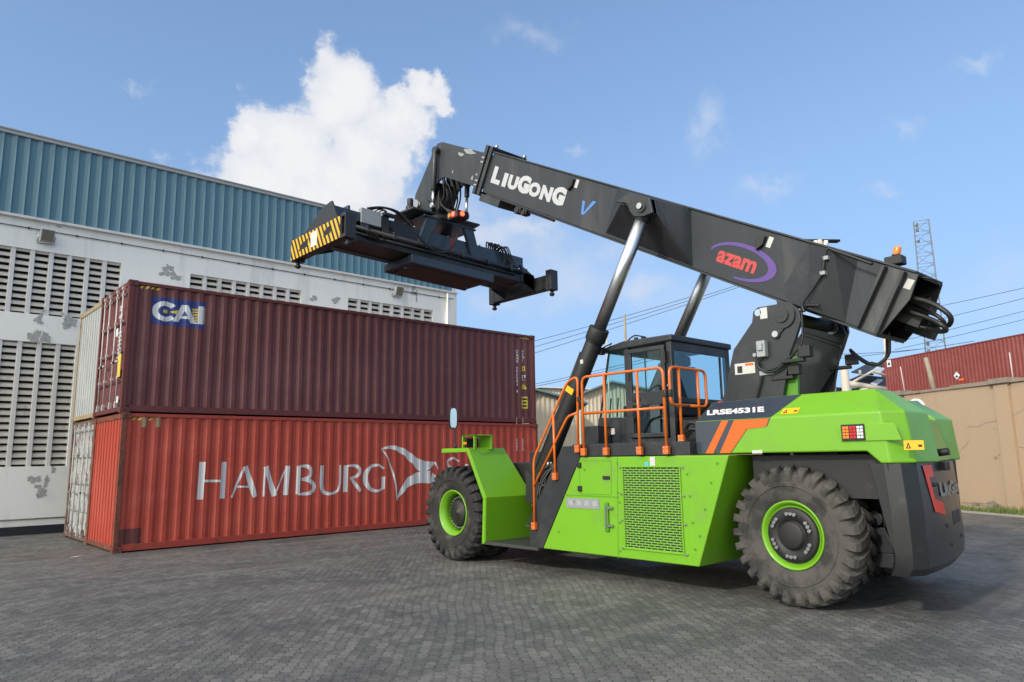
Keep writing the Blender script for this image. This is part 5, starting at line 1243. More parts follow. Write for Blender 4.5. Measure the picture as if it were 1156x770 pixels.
m=MB()
for y in (-8.92,-9.08): m.tube([(CX0+.03,y,2.47),(CX0+.2,y+.1,2.8)],.012,5)
m.build('wiper',G['black'],rs)
m=MB(); m.box((5.35,-11.05,2.003),(7.0,-10.3,2.35)); m.tube(cr_spline([(5.3,-10.4,2.1),(5.2,-10.6,2.3),(5.35,-10.9,2.15)]),.03,6); m.tube(cr_spline([(5.25,-10.35,2.05),(5.1,-10.7,2.2),(5.35,-11.0,2.05)]),.025,6); m.build('hydraulic_unit',G['black'],rs,bevel=.01)
m=MB(); p=QX(798,425,5.6); m.box((5.6,-10.95,2.36),(5.75,-10.8,2.62)); m.build('fire_extinguisher',G['red'],rs,bevel=.03)
# ---- mast (boom pedestal)
mast_px=[(809,453),(828,394.8),(848.9,363.7),(850,352),(855,347),(877,343.3),(876,338.5),(891.5,341.5),(901.9,350.5),(904,361.6),(897.7,382.4),(891.5,399),(878,446)]
XM=5.42
MP=[QX(x,y,XM) for x,y in mast_px]
for i in (0,len(MP)-1): MP[i].z=2.3
m=MB(); m.prism(MP,(.07,0,0)); m.build('mast_plate',G['dark'],rs,bevel=.008)
m=MB(); m.prism([mirx(p) for p in MP],(-.07,0,0)); m.build('mast_plate',G['dark'],rs,bevel=.008)
far_px=[(892,470),(897.7,444),(899.8,403),(907,379),(916.4,364.7),(933,360.5),(950,366.5),(955,378),(947.6,397),(945.5,409.4),(924.7,444.7),(915,470)]
XF=2*XC-XM-.16
FP=[QX(x,y,XF) for x,y in far_px]
m=MB(); m.prism(FP,(.05,0,0)); m.build('boom_lug',G['dark'],rs,bevel=.006)
m=MB(); a=QX(908,377,XF); b=QX(950,391,XF); d=(b-a); m.hexa([a+Vector((-.05,0,-.03)),b+Vector((-.05,0,-.03)),b+Vector((-.001,0,-.03)),a+Vector((-.001,0,-.03)),a+Vector((-.05,0,.03)),b+Vector((-.05,0,.03)),b+Vector((-.001,0,.03)),a+Vector((-.001,0,.03))]); m.build('stiffener',G['dark'],rs,bevel=.006)
# back and front closing plates of the pedestal, green root between the plates
m=MB(); m.hexa([(XM+.08,-12.28,2.0),(2*XC-XM-.08,-12.28,2.0),(2*XC-XM-.08,-12.20,2.0),(XM+.08,-12.20,2.0),(XM+.08,-12.35,2.5),(2*XC-XM-.08,-12.35,2.5),(2*XC-XM-.08,-12.27,2.5),(XM+.08,-12.27,2.5)]); m.build('pedestal_plate',G['dark'],rs,bevel=.006)
m=MB(); gp=[QX(877,447,XM+.09),QX(889,405,XM+.09),QX(900,402,XM+.09),QX(898.5,447,XM+.09)]; gp[0].z=gp[3].z=2.1; m.prism(gp,(.05,0,0)); m.build('pedestal_web',G['green_in'],rs)
# pivot boss, lock plate and bolt, hook eye
m=MB(); c=QX(883.6,356.4,XM); m.cyl(c-Vector((.03,0,0)),c,.185,n=32); low=QX(876.5,377.5,XM)
m.hexa([c+Vector((-.026,.17,-.05)),c+Vector((-.026,-.17,-.05)),low+Vector((-.026,-.06,0)),low+Vector((-.026,.06,0)),c+Vector((-.001,.17,-.05)),c+Vector((-.001,-.17,-.05)),low+Vector((-.001,-.06,0)),low+Vector((-.001,.06,0))]); m.cyl(low-Vector((.03,0,0)),low,.065,n=20)
m.cyl(c-Vector((.055,0,0)),c-Vector((.03,0,0)),.10,n=24); m.cyl(c-Vector((.06,0,0)),c-Vector((.055,0,0)),.035,n=16); m.build('pivot_pin',G['dark'],rs,bevel=.005)
m=MB(); m.cyl((XC-.72,c.y,c.z),(XC+.72,c.y,c.z),.09,n=20); m.build('pivot_shaft',G['black'],rs)
m=MB(); m.cyl(low-Vector((.05,0,0)),low-Vector((.03,0,0)),.045,n=14); c2=QX(940.3,371.4,XF); m.cyl(c2-Vector((.04,0,0)),c2,.085,n=24); m.build('pin_bolt',G['steel'],rs)
m=MB(); m.cyl(c2-Vector((.045,0,0)),c2-Vector((.04,0,0)),.025,n=12); m.build('grease_point',G['black'],rs)
e=QX(855.5,353,XM); m=MB(); m.cyl(e-Vector((.004,0,0)),e-Vector((.001,0,0)),.05,n=20); m.build('lifting_eye',mat('painted_sky_in_hole',(.35,.45,.6),.6),rs)  # sky seen through the eye is painted on a solid disc
m=MB(); p=QX(862,352,XM); m.box((XM-.004,p.y-.055,p.z-.10),(XM-.001,p.y+.055,p.z+.06)); m.build('sticker',G['labelw'],rs)
p=QX(841,416,XM); m=MB(); m.box((XM-.004,p.y-.16,p.z-.08),(XM-.001,p.y+.16,p.z+.08)); m.cm=1; m.box((XM-.006,p.y-.14,p.z+.035),(XM-.0045,p.y-.01,p.z+.07)); m.cm=2; m.box((XM-.006,p.y+.04,p.z-.06),(XM-.0045,p.y+.12,p.z+.04)); m.build('sticker',[G['labelw'],G['orange2'],G['black']],rs)
# valve block, hoses and work lamps on the mast
p=QX(861,396,XM-.05); m=MB(); m.box((XM-.10,p.y-.06,p.z-.09),(XM-.003,p.y+.07,p.z+.14)); m.box((XM-.13,p.y-.03,p.z+.0),(XM-.10,p.y+.04,p.z+.1)); m.cyl((XM-.08,p.y+.12,p.z-.05),(XM-.02,p.y+.12,p.z-.05),.03,n=10); m.build('valve_block',G['cabinet'],rs,bevel=.01)
m=MB()
H1=[QX(x,y,XM-.05) for x,y in ((857,404),(854,411),(860,416),(868,418),(880,413),(890,404),(897,400))]; m.tube(cr_spline(H1),.014,6)
H1=[QX(x,y,XM-.07) for x,y in ((855,408),(857,415),(866,420),(876,418),(888,408),(896,399),(905,388),(906,372),(905,352))]; m.tube(cr_spline(H1),.017,6)
H1=[QX(x,y,XM-.04) for x,y in ((860,424),(858,434),(855,445),(853,455))]; m.tube(cr_spline(H1),.016,6)
m.build('control_hose',G['hose'],rs)
p=QX(866,421,XM); m=MB(); m.box((XM-.03,p.y-.10,p.z-.03),(XM-.002,p.y+.10,p.z+.03)); m.build('hose_clip',G['cabinet'],rs)
for (px,py,X,bx) in ((908,398,5.35,1),(896,418,5.45,0),(960,407,6.75,1)):
    p=QX(px,py,X); m=MB(); m.box(p-Vector((.06,.10,.065)),p+Vector((.06,.06,.085)) ) ; m.box(p+Vector((-.05,.0,-.12)),p+Vector((.05,.32,-.07))); m.build('work_lamp',G['black'],rs,bevel=.012)
# ---- boom
AL=math.atan(.54); ca,sa=math.cos(AL),math.sin(AL); HB=.885
BN=5.75
def BP(s,t,x): return Vector((x,-5.0-s*ca-t*sa,7.74-s*sa+t*ca))
def B_of(px,py,x):
    p=QX(px,py,x); dy=-5.0-p.y; dz=7.74-p.z; s=dy*ca+dz*sa; t=dy*sa*1.0-dz*ca; return s,(-dz*ca+dy*sa)*1.0
def st_(px,py,x=BN):
    s,t=B_of(px,py,x); return s,t
# outer boom as a hollow tail box: solid to s0, plates beyond
sE=st_(993,378)[0]; sM=st_(1027,338); sT=st_(1035,313)
s0=9.0
m=MB()
def bb(s_a,s_b,t_a,t_b,xa,xb): m.hexa([BP(s_a,t_a,xa),BP(s_a,t_a,xb),BP(s_b,t_a,xb),BP(s_b,t_a,xa),BP(s_a,t_b,xa),BP(s_a,t_b,xb),BP(s_b,t_b,xb),BP(s_b,t_b,xa)])
bb(.12,s0,0,HB,BN,mirx((BN,0,0)).x); m.build('boom',G['boom'],rs,bevel=.012)
XB2=2*XC-BN
m=MB()
def tailplate(xa,xb,ds=0): m.prism([BP(s0+.001,0,xa),BP(sE+ds,0,xa),BP(sM[0]+ds,sM[1],xa),BP(sT[0]+ds,HB,xa),BP(s0+.001,HB,xa)],(xb-xa,0,0))
tailplate(BN,BN+.03); m.build('tail_side_plate',G['boom_sunlit'],rs,bevel=.004)
m=MB(); tailplate(XB2-.03,XB2,.0); 
bb(s0+.001,sE,-.001,.03,BN+.032,XB2-.032); bb(s0+.001,sT[0],HB-.03,HB+.001,BN+.032,XB2-.032); m.build('tail_plate',G['black'],rs)
m=MB(); m.add([BP(s0+.004,.03,BN+.03),BP(s0+.004,.03,XB2-.03),BP(s0+.004,HB-.03,XB2-.03),BP(s0+.004,HB-.03,BN+.03)],[(0,1,2,3)]); 
for (s,t,x) in ((9.25,.25,6.0),(9.2,.45,6.3),(9.3,.15,6.4)): bb(s,s+.35,t,t+.18,x,x+.2)
m.build('tail_machinery',G['black'],rs)
# flanges top and bottom
m=MB(); bb(.1,sT[0]-.02,HB+.002,HB+.03,BN-.03,XB2+.03); m.build('top_flange',G['dark'],rs,bevel=.004)
m=MB(); bb(.3,sE-.02,-.03,-.002,BN-.02,XB2+.02); m.build('bottom_flange',G['dark'],rs,bevel=.004)
# front collar and wear pad carrier
m=MB()
for (sa_,sb_,e) in ((-.12,-.02,.09),(.0,.11,.06)):
    bb(sa_,sb_,-.10,HB+.12,BN-e,BN-.001+.0); bb(sa_,sb_,-.10,HB+.12,XB2+.001,XB2+e); bb(sa_,sb_,-.10,-.001,BN+.001,XB2-.001); bb(sa_,sb_,HB+.001,HB+.12,BN+.001,XB2-.001)
m.build('boom_collar',G['dark'],rs,bevel=.008)
m=MB(); bb(.12,.85,-.20,-.035,BN-.02,XB2+.02); m.build('wear_pad_housing',G['dark'],rs,bevel=.01)
m=MB()
for t in (.1,.2,.62,.72):
    for s in (-.09,-.04): m.cyl(BP(s,t,BN-.11),BP(s,t,BN-.088),.022,n=8)
for s,t in ((-.05,HB+.1),(1.0,HB+.05)): m.cyl(BP(s-.06,t,BN+.2),BP(s-.06,t+.09,BN+.2),.04,n=8)
m.build('bolt',G['steel'],rs)
# bracket under the boom with rollers and hose
ps=[st_(603,239),st_(681,268)]
m=MB(); bb(1.42,1.60,-.16,-.035,BN-.02,BN+.12); bb(1.66,1.80,-.14,-.035,BN-.02,BN+.12); m.cyl(BP(1.5,-.12,BN-.05),BP(1.5,-.12,BN+.1),.07,n=14); m.cyl(BP(1.72,-.12,BN-.05),BP(1.72,-.12,BN+.1),.06,n=14); bb(1.6,2.6,-.08,-.035,BN+.03,BN+.1); m.build('sensor_bracket',G['black'],rs,bevel=.01)
# lifting-cylinder bracket: wedge-shaped reinforcement on both sides
XP=5.08
pc=QX(729.8,235.3,XP)
cap_px=[(700.3,230.3),(716.3,219.3),(739,225.2),(742.4,242),(733,246),(722,246.5),(717,241),(714,232.5),(711,231)]
CPp=[QX(x,y,XP) for x,y in cap_px]
def bracket(f,sgn):
    a1=BP(*st_(684,263),BN-.002); a2=BP(st_(697,214)[0],HB,BN-.002); b1=BP(st_(782,301)[0],0.02,BN-.002); b2=BP(st_(776,247)[0],HB,BN-.002)
    t0,t1,t2,t3=CPp[0],CPp[1],CPp[2],CPp[3]
    V=[a1,a2,b2,b1,t0,t1,t2,t3]
    m=MB(); m.add([f(v) for v in V],[(1,5,6,2),(0,4,5,1),(3,2,6,7),(0,3,7,4),(4,7,6,5),(0,1,2,3)]); m.build('cylinder_bracket',G['boom'],rs,bevel=.006)
    m=MB(); m.prism([f(p) for p in CPp],(sgn*.07,0,0)); m.build('bracket_cheek',G['dark'],rs,bevel=.006)
    m=MB(); m.prism([f(p+Vector((-.14,0,0))) for p in CPp],(sgn*.05,0,0)); m.build('bracket_cheek',G['dark'],rs,bevel=.006)
bracket(lambda v:Vector(v),1); bracket(mirx,-1)
for f in ((lambda v:Vector(v)),mirx):
    m=MB(); m.cyl(f(pc-Vector((.17,0,0))),f(pc+Vector((.06,0,0))),.10,n=24); m.build('bracket_pin',G['dark'],rs)
    m=MB(); m.cyl(f(pc-Vector((.20,0,0))),f(pc-Vector((.165,0,0))),.05,n=16); m.build('pin_cap',G['steel'],rs)
# lift cylinders
gl=QX(676,372,XP); foot=Vector((XP,-7.05,1.0))
dirc=(gl-pc); foot=Vector((XP+.02,pc.y+ (gl.y-pc.y)*(pc.z-1.0)/(pc.z-gl.z),1.0))
axd=(foot-pc).normalized(); Lg=(gl-pc).length
for f in ((lambda v:Vector(v)),mirx):
    P=lambda t:f(pc+axd*t)
    m=MB(); m.cyl(P(Lg-.02),P(Lg+.20),.175,n=32); m.cyl(P(Lg+.20),P(Lg+.24),.155,n=32); m.cyl(P(Lg+.24),P((foot-pc).length-.1),.145,n=32); cyl_=m.build('lift_cylinder',G['black'],rs,bevel=.006)
    m=MB(); m.cyl(P(.12),P(Lg+.05),.108,n=40); m.build('piston_rod',G['chrome'],cyl_)
    m=MB(); m.cyl(P(-.02),P(.20),.12,n=24); m.build('rod_eye',G['dark'],cyl_,bevel=.006)
    m=MB(); off=f(Vector((-.10,-.0,0)))-f(Vector((0,0,0))); nb=Vector((0,axd.z,-axd.y))*(-.17)
    m.tube([P(Lg+.5)+nb+off*.3,P((foot-pc).length-.5)+nb+off*.3],.024,8)
    for t in (Lg+.55,Lg+1.3,Lg+2.1): 
        if t<(foot-pc).length-.3: m.box(P(t)+nb-Vector((.07,.03,.03)),P(t)+nb*.7+Vector((.07,.03,.03)))
    m.build('oil_pipe',G['black'],cyl_)
    if f(Vector((0,0,0))).x==0:
        t=Lg+1.15; p=P(t)+Vector((-.149,0,0)); u=-axd; v=Vector((0,axd.z,-axd.y)); m=MB(); m.hexa([p-u*.05-v*.09,p+u*.05-v*.09,p+u*.05+v*.09,p-u*.05+v*.09]+[q_+Vector((.02,0,0)) for q_ in (p-u*.05-v*.09,p+u*.05-v*.09,p+u*.05+v*.09,p-u*.05+v*.09)]); m.build('warning_label',G['yellow'],cyl_)
        t=Lg+.62; p=P(t)+Vector((-.149,-.03,0)); m=MB(); m.box(p-Vector((0,.03,.03)),p+Vector((.02,.03,.04))); m.build('sticker',G['labelw'],cyl_)
# side plates of the boom root
D=[st_(912,279),st_(947,289.5),st_(920,350.5),st_(875,340)]
tl_=st_(966,297); bl_=st_(955,362)
XD=BN-.20
m=MB()
V=[BP(D[0][0],HB-.01,BN-.002),BP(D[1][0],HB-.01,XD),BP(D[2][0],.01,XD),BP(D[3][0],.01,BN-.002),BP(tl_[0],HB-.01,BN-.002),BP(bl_[0],.01,BN-.002)]
m.add(V,[(0,1,2,3),(1,4,5,2),(0,4,1),(3,2,5),(0,3,5,4)]); m.build('root_reinforcement',G['dark'],rs,bevel=.004)
m=MB(); m.add([mirx(v) for v in V],[(0,1,2,3),(1,4,5,2),(0,4,1),(3,2,5),(0,3,5,4)]); m.build('root_reinforcement',G['dark'],rs,bevel=.004)
for (a,b) in (((1001,301),(971,367)),((1022,309),(992,376))):
    A_=st_(*a); B2=st_(*b); m=MB(); A3=BP(A_[0],HB-.02,BN); B3=BP(B2[0],.01,BN); d=(B3-A3).normalized(); w_=Vector((0,-d.z,d.y))*.022; e=Vector((-.11,0,0))
    m.hexa([A3-w_,A3+w_,B3+w_,B3-w_,A3-w_+e,A3+w_+e,B3+w_+e*.9,B3-w_+e*.9]); m.build('tail_rib',G['dark'],rs,bevel=.004)
# boom lettering and logos
Bx=Vector((0,-ca,-sa)); By=Vector((0,-sa,ca))
m=MB(); X=BN-.006
s,t=st_(557,205); s2,t2=st_(637,231)
wid=s2-s; hL=(st_(566,186)[1]-t); 
def btxt(ch,sA,sB,t,h,off=.0):
    vs,fs=text_tris(ch,1.0,bold=.07); xa=min(v.x for v in vs); xb=max(v.x for v in vs); ya=min(v.y for v in vs); yb_=max(v.y for v in vs)
    m.add([BP(sA+(v.x-xa)/(xb-xa)*(sB-sA),t+(v.y-ya)/(yb_-ya)*h,X) for v in vs],fs)
tb=.255; 
cols=[('L',556.5,566,1.25),('I',568.5,573,1.0),('U',574.5,585,1.0),('G',585,598,1.25),('O',597.5,610,1.0),('N',611,623,1.0),('G',623.5,637.5,1.22)]
def s_at(px,py_mid): return st_(px,py_mid)[0]
for ch,xa,xb,hh in cols:
    ym=197+(xa-557)*.36; sA=s_at(xa,ym); sB=s_at(xb,ym+(xb-xa)*.36); btxt(ch,sA,sB,tb,.295*hh)
m.build('boom_lettering',mat('boom_white_lettering',(.44,.45,.47),.5),rs)
m=MB(); X=BN-.006; sv,tv=st_(661,235)
m.add([BP(sv-.14,tv+.12,X),BP(sv-.06,tv+.12,X),BP(sv+.0,tv-.13,X),BP(sv-.06,tv-.13,X)],[(0,1,2,3)]); m.add([BP(sv+.13,tv+.17,X-.001),BP(sv+.23,tv+.17,X-.001),BP(sv+.02,tv-.13,X-.001),BP(sv-.03,tv-.13,X-.001)],[(0,1,2,3)]); m.build('letter_mark',G['bluev'],rs)
# ellipse swoosh with lettering
sc,tc_=st_(838,292.5); tc_-=.045; m=MB(); n=40; X=BN-.006
a0_=st_(804,283); a1_=st_(874,300); rx_=.62; ry_=.27
L1=[];L2=[]
for i in range(n+1):
    t=R(168)-R(258)*i/n; L1.append(BP(sc+rx_*math.cos(t),tc_+ry_*math.sin(t),X)); L2.append(BP(sc-.05+(rx_-.085)*math.cos(t),tc_-.015+(ry_-.045)*math.sin(t),X))
for i in range(n): m.add([L1[i],L1[i+1],L2[i+1],L2[i]],[(0,1,2,3)])
m.build('logo_ellipse',G['purple'],rs)
m=MB(); vs,fs=text_tris('azam',.30,bold=.012); xa=min(v.x for v in vs); xb=max(v.x for v in vs); m.add([BP(sc-.44+(v.x-xa)/(xb-xa)*.72,tc_-.10+v.y*1.15,X-.001) for v in vs],fs); m.build('logo_lettering',G['redtext'],rs)
# small lifting lugs on the side with white stickers
for (px,py) in ((647,207.5),(862,273)):
    s,t=st_(px,py); m=MB(); m.prism([BP(s-.10,t+.07,BN),BP(s+.02,t+.09,BN),BP(s+.03,t-.05,BN),BP(s-.04,t-.15,BN),BP(s-.10,t-.04,BN)],(-.06,0,0)); m.build('side_lug',G['black'],rs,bevel=.008)
    m=MB(); m.poly([BP(s+.06,t+.10,BN-.004),BP(s+.14,t+.10,BN-.004),BP(s+.14,t-.06,BN-.004),BP(s+.06,t-.06,BN-.004)]); m.build('sticker',G['labelw'],rs)
s,t=st_(1025,319); m=MB(); m.poly([BP(s-.02,t+.05,BN-.006),BP(s+.07,t+.05,BN-.006),BP(s+.06,t-.08,BN-.006),BP(s-.03,t-.08,BN-.006)]); m.build('sticker',G['labelw'],rs)
# cable along the root, beacon, tail hoses, hanging hose
m=MB()
m.tube(cr_spline([QX(x,y,BN-.24) for x,y in ((908,352),(906,343),(918,325),(928,308),(931,290),(935,281),(945,284),(985,298))]),.022,6)
m.tube(cr_spline([QX(x,y,BN-.22) for x,y in ((904,366),(905,350),(910,345),(925,345))]),.018,6)
m.build('boom_cable',G['hose'],rs)
for px,py in ((932,291),(928.5,308)):
    p=QX(px,py,BN-.25); m=MB(); m.box(p-Vector((.01,.035,.025)),p+Vector((.06,.035,.025))); m.build('cable_clip',G['cabinet'],rs)
sb,tb_=st_(1003,296,BN+.25); m=MB(); c=BP(st_(1002,300)[0],HB+.03,BN+.2); m.box(c-Vector((.08,.12,0)),c+Vector((.10,.10,.12))); m.build('beacon_mount',G['black'],rs,bevel=.015)
m=MB(); m.cyl(c+Vector((0,-.03,.12)),c+Vector((0,-.03,.14)),.055,n=20); m.cm=1; m.revolve([(0,.048),(.09,.046),(.11,.038),(.115,.0001)],c+Vector((0,-.03,.14)),(0,-.35,1),n=20); m.build('beacon',[G['black'],G['amber']],rs)
def hz(pxs,X,r):
    m.tube(cr_spline([QX(x,y,xx) for (x,y),xx in zip(pxs,X)],8),r,8)
m=MB()
hz([(1010,330),(1028,336),(1045,340),(1062,348),(1073,358),(1071,367),(1060,366),(1042,358),(1024,350)],[6.1,5.9,5.85,5.82,5.85,5.95,6.1,6.2,6.3],.032)
hz([(1005,342),(1025,351),(1045,358),(1062,366),(1068,373),(1058,374),(1044,369),(1030,366)],[6.15,5.95,5.9,5.85,5.9,6.0,6.1,6.2],.030)
hz([(1008,336),(1026,341),(1046,349),(1060,358),(1066,365),(1056,368),(1040,363)],[6.3,6.15,6.05,6.0,6.05,6.2,6.3],.026)
hz([(1000,350),(1018,358),(1036,368),(1050,370),(1046,362)],[6.2,6.1,6.05,6.1,6.2],.022)
hz([(1036,313),(1048,314),(1058,318),(1061,326),(1050,334),(1036,337)],[5.9,5.9,5.95,6.0,6.2,6.3],.012)
m.build('tail_hose',G['hose'],rs)
m=MB(); hz([(960,395),(972,405),(988,412),(1002,402),(1004,388),(1003,375)],[6.6,6.3,6.2,6.2,6.2,6.2],.022); hz([(960,397),(975,409),(990,412),(1000,404),(1001,385),(1001,376)],[6.6,6.35,6.25,6.25,6.25,6.25],.016); m.build('hanging_hose',G['hose'],rs)
p=QX(1046,341,6.55); m=MB(); m.box((6.5,p.y-.05,p.z-.08),(6.6,p.y+.06,p.z+.08)); m.build('end_plate',G['underrust'],rs)
# ---- inner boom section and nose
XI=5.84; XI2=2*XC-XI
def I_(px,py): return QX(px,py,XI)
inner=[BP(-.02,HB-.07,XI),BP(.6,HB-.07,XI),BP(.6,.07,XI),BP(-.02,.07,XI)]
nose_px=[(553,174),(499,160.2),(494,162),(488.5,170),(486.2,178),(474.5,206.4),(469,219),(467.5,229),(472,238),(480,239.5),(485,233),(488.2,221),(492,209),(497,202),(502,199.8),(522,206.4),(541,212)]
NP=[I_(x,y) for x,y in nose_px]
m=MB(); m.prism([BP(.5,HB-.07,XI)]+NP+[BP(.5,.07,XI)],(.05,0,0)); m.build('nose_plate',G['boom'],rs,bevel=.008)
m=MB(); m.prism([mirx(p) for p in ([BP(.5,HB-.07,XI)]+NP+[BP(.5,.07,XI)])],(-.05,0,0)); m.build('nose_plate',G['boom'],rs,bevel=.008)
m=MB(); 
box_px=[(553,174),(500,160.8),(495,163),(490.5,170),(489,180),(497,196),(502,199),(522,205.8),(541,212)]
m.prism([BP(.5,HB-.07,XI+.055)]+[QX(x,y,XI)+Vector((.055,0,0)) for x,y in box_px]+[BP(.5,.07,XI+.055)],(XI2-XI-.11,0,0)); m.build('inner_boom',G['boom'],rs,bevel=.01)
# worn bright marks on the inner section
m=MB(); rr=random.Random(2)
for (px,py,a,b) in ((530,171,.55,.06),(533,201,.10,.06),(538,197,.08,.03),(511,194,.05,.05),(520,174,.3,.05)):
    s,t=B_of(px,py,XI); m.poly([BP(s+math.cos(2*math.pi*k/10)*a/2*(.6+.5*rr.random()),t+math.sin(2*math.pi*k/10)*b*(.6+.5*rr.random()),XI-.003) for k in range(10)])
m.build('worn_patch',mat('worn_steel',(.30,.30,.29),.45,metal=.5,var=.4,vscale=20),rs)
# head cylinders (dampers)
def damper(a,b,X,r0,r1,frac,nm='tilt_cylinder'):
    A=QX(*a,X); B=QX(*b,X); Mx=A.lerp(B,frac); m=MB(); m.cyl(A,Mx,r0,n=18); c=m.build(nm,G['dark'],rs,bevel=.004); m=MB(); m.cyl(Mx,B,r1,n=16); m.cyl(B-Vector((.05,0,0)),B+Vector((.05,0,0)),.06,n=14); m.build('piston_rod',G['chrome'],c); m=MB(); m.cyl(A-Vector((.05,0,0)),A+Vector((.06,0,0)),.09,n=18); m.build('pin_boss',G['dark'],c)
damper((491.5,170),(488.5,232),5.74,.062,.036,.72); damper((527.5,207),(526.5,244),6.35,.062,.036,.42)
# rotating head: lugs, hanging block, slew ring, plate
pv=QX(474,232.5,XI); 
m=MB()
hy,hz_=-2.6,7.62
for X in (XI-.07,XI2+.02):
    m.prism([(X,-3.15,7.757),(X,-2.2,7.757),(X,-2.35,7.92),(X,-2.6,8.16),(X,-2.9,8.16),(X,-3.1,7.95)],(.05,0,0))
m.build('rotator_lug',G['boom'],rs,bevel=.008)
m=MB(); m.cyl((XI-.12,pv.y,pv.z),(XI2+.12,pv.y,pv.z),.10,n=20); m.cyl((XI-.15,pv.y,pv.z),(XI-.12,pv.y,pv.z),.13,n=20); m.build('rotator_pin',G['steel'],rs)
SC=Vector((XC,-2.62,0))
m=MB(); m.cyl((XC,-2.72,7.602),(XC,-2.72,7.70),.60,n=36); m.build('slew_ring',G['black'],rs,bevel=.01)
m=MB(); m.prism([(XC-1.0,-3.2,7.705),(XC+1.05,-3.2,7.705),(XC+1.1,-2.9,7.705),(XC+1.1,-2.4,7.705),(XC+.8,-2.05,7.705),(XC-.8,-2.05,7.705),(XC-1.05,-2.5,7.705)],(0,0,.05)); m.build('slew_plate',G['boom'],rs,bevel=.008)
m=MB(); m.box((XC-.25,-3.2,7.76),(XC+.22,-2.8,8.55)); m.build('suspension_block',G['black'],rs,bevel=.02)
m=MB(); m.cyl((5.42,-2.75,7.76),(5.42,-2.75,7.92),.11,n=14); m.cyl((5.42,-2.75,7.92),(5.42,-2.75,8.12),.075,n=14); m.build('slew_motor',G['black'],rs,bevel=.01)
m=MB(); m.cyl((5.62,-2.45,7.76),(5.62,-2.45,8.02),.07,n=14); m.build('slew_motor',G['black'],rs,bevel=.01)
m=MB(); rr=random.Random(9)
for i in range(9):
    x=XC-.28+i*.06; m.tube(cr_spline([(x,-3.3,8.75),(x-.05,-3.55+rr.random()*.15,8.45),(x+.02,-3.5+rr.random()*.2,8.1),(x+.08*rr.random(),-3.2,7.8)]),.022,6)
for i in range(5): m.tube(cr_spline([QX(500+i*2,208+i,6.2),QX(497,226+i,5.9),QX(505+i,238,5.7),QX(515,246-i,5.8)]),.018,6)
m.build('head_hose',G['hose'],rs)
p=QX(517,241,5.55); m=MB(); m.box(p-Vector((.04,.02,.08)),p+Vector((.30,.35,.09))); hl=m.build('lamp_housing',G['black'],rs,bevel=.01)
m=MB(); q_=p+Vector((.10,-.025,.01)); m.cyl(q_,q_+Vector((0,-.02,0)),.055,n=16); q2=p+Vector((-.045,.12,.01)); m.cyl(q2,q2+Vector((-.015,0,0)),.055,n=16); m.build('red_lamp',G['redlamp'],hl)
m=MB(); q2=p+Vector((-.045,.26,.01)); m.cyl(q2,q2+Vector((-.012,0,0)),.05,n=16); m.build('amber_lamp',G['amber'],hl)
# ---- spreader: the whole frame hangs slightly low at its right end
SY=-2.62; TILT=-.038
def SP(x,y,z): return Vector((x,y,z+(x-XC)*TILT))
def sbox(m,a,b):
    x0,y0,z0=[min(a[i],b[i]) for i in range(3)]; x1,y1,z1=[max(a[i],b[i]) for i in range(3)]
    m.hexa([SP(x0,y0,z0),SP(x1,y0,z0),SP(x1,y1,z0),SP(x0,y1,z0),SP(x0,y0,z1),SP(x1,y0,z1),SP(x1,y1,z1),SP(x0,y1,z1)])
YN,YF_=-3.14,-2.2      # near and far faces of the main frame
m=MB(); sbox(m,(3.95,YN,6.76),(8.62,YN+.28,7.24)); sbox(m,(3.95,YF_-.28,6.76),(8.62,YF_,7.24)); sbox(m,(4.4,YN+.281,6.82),(8.1,YF_-.281,6.95)); m.build('spreader_beam',G['navy'],rs,bevel=.012)
m=MB(); sbox(m,(3.3,YN-.08,6.53),(8.98,YN+.20,6.74)); sbox(m,(3.3,YF_-.20,6.53),(8.98,YF_+.04,6.74)); m.build('telescopic_beam',G['dark'],rs,bevel=.01)
m=MB(); sbox(m,(5.1,YN-.18,6.30),(7.6,YN-.03,6.50)); sbox(m,(5.1,YF_-.0,6.30),(7.6,YF_+.1,6.50)); sbox(m,(5.1,YN-.028,6.32),(5.3,YF_-.01,6.49)); sbox(m,(7.4,YN-.028,6.32),(7.6,YF_-.01,6.49)); m.build('lower_frame',G['navy'],rs,bevel=.01)
m=MB(); sbox(m,(3.4,YN+.21,6.55),(8.9,YF_-.21,6.59)); sbox(m,(5.31,YN,6.29),(7.39,YF_,6.315)); m.build('underside_plate',G['underrust'],rs)
m=MB(); m.cyl(SP(3.6,YN-.13,6.80),SP(8.6,YN-.13,6.80),.055,n=14); m.cyl(SP(3.6,YN-.12,6.68),SP(8.4,YN-.12,6.68),.03,n=10); m.build('guide_tube',G['dark'],rs)
m=MB()
for x in (3.9,4.6,5.5,6.6,7.4,8.2,8.6):
    m=MB(); sbox(m,(x,YN-.2,6.74),(x+.06,YN-.001,6.88)); m.cyl(SP(x+.03,YN-.13,6.88),SP(x+.03,YN-.13,6.92),.02,n=8); m.build('tube_bracket',G['dark'],rs,bevel=.006)
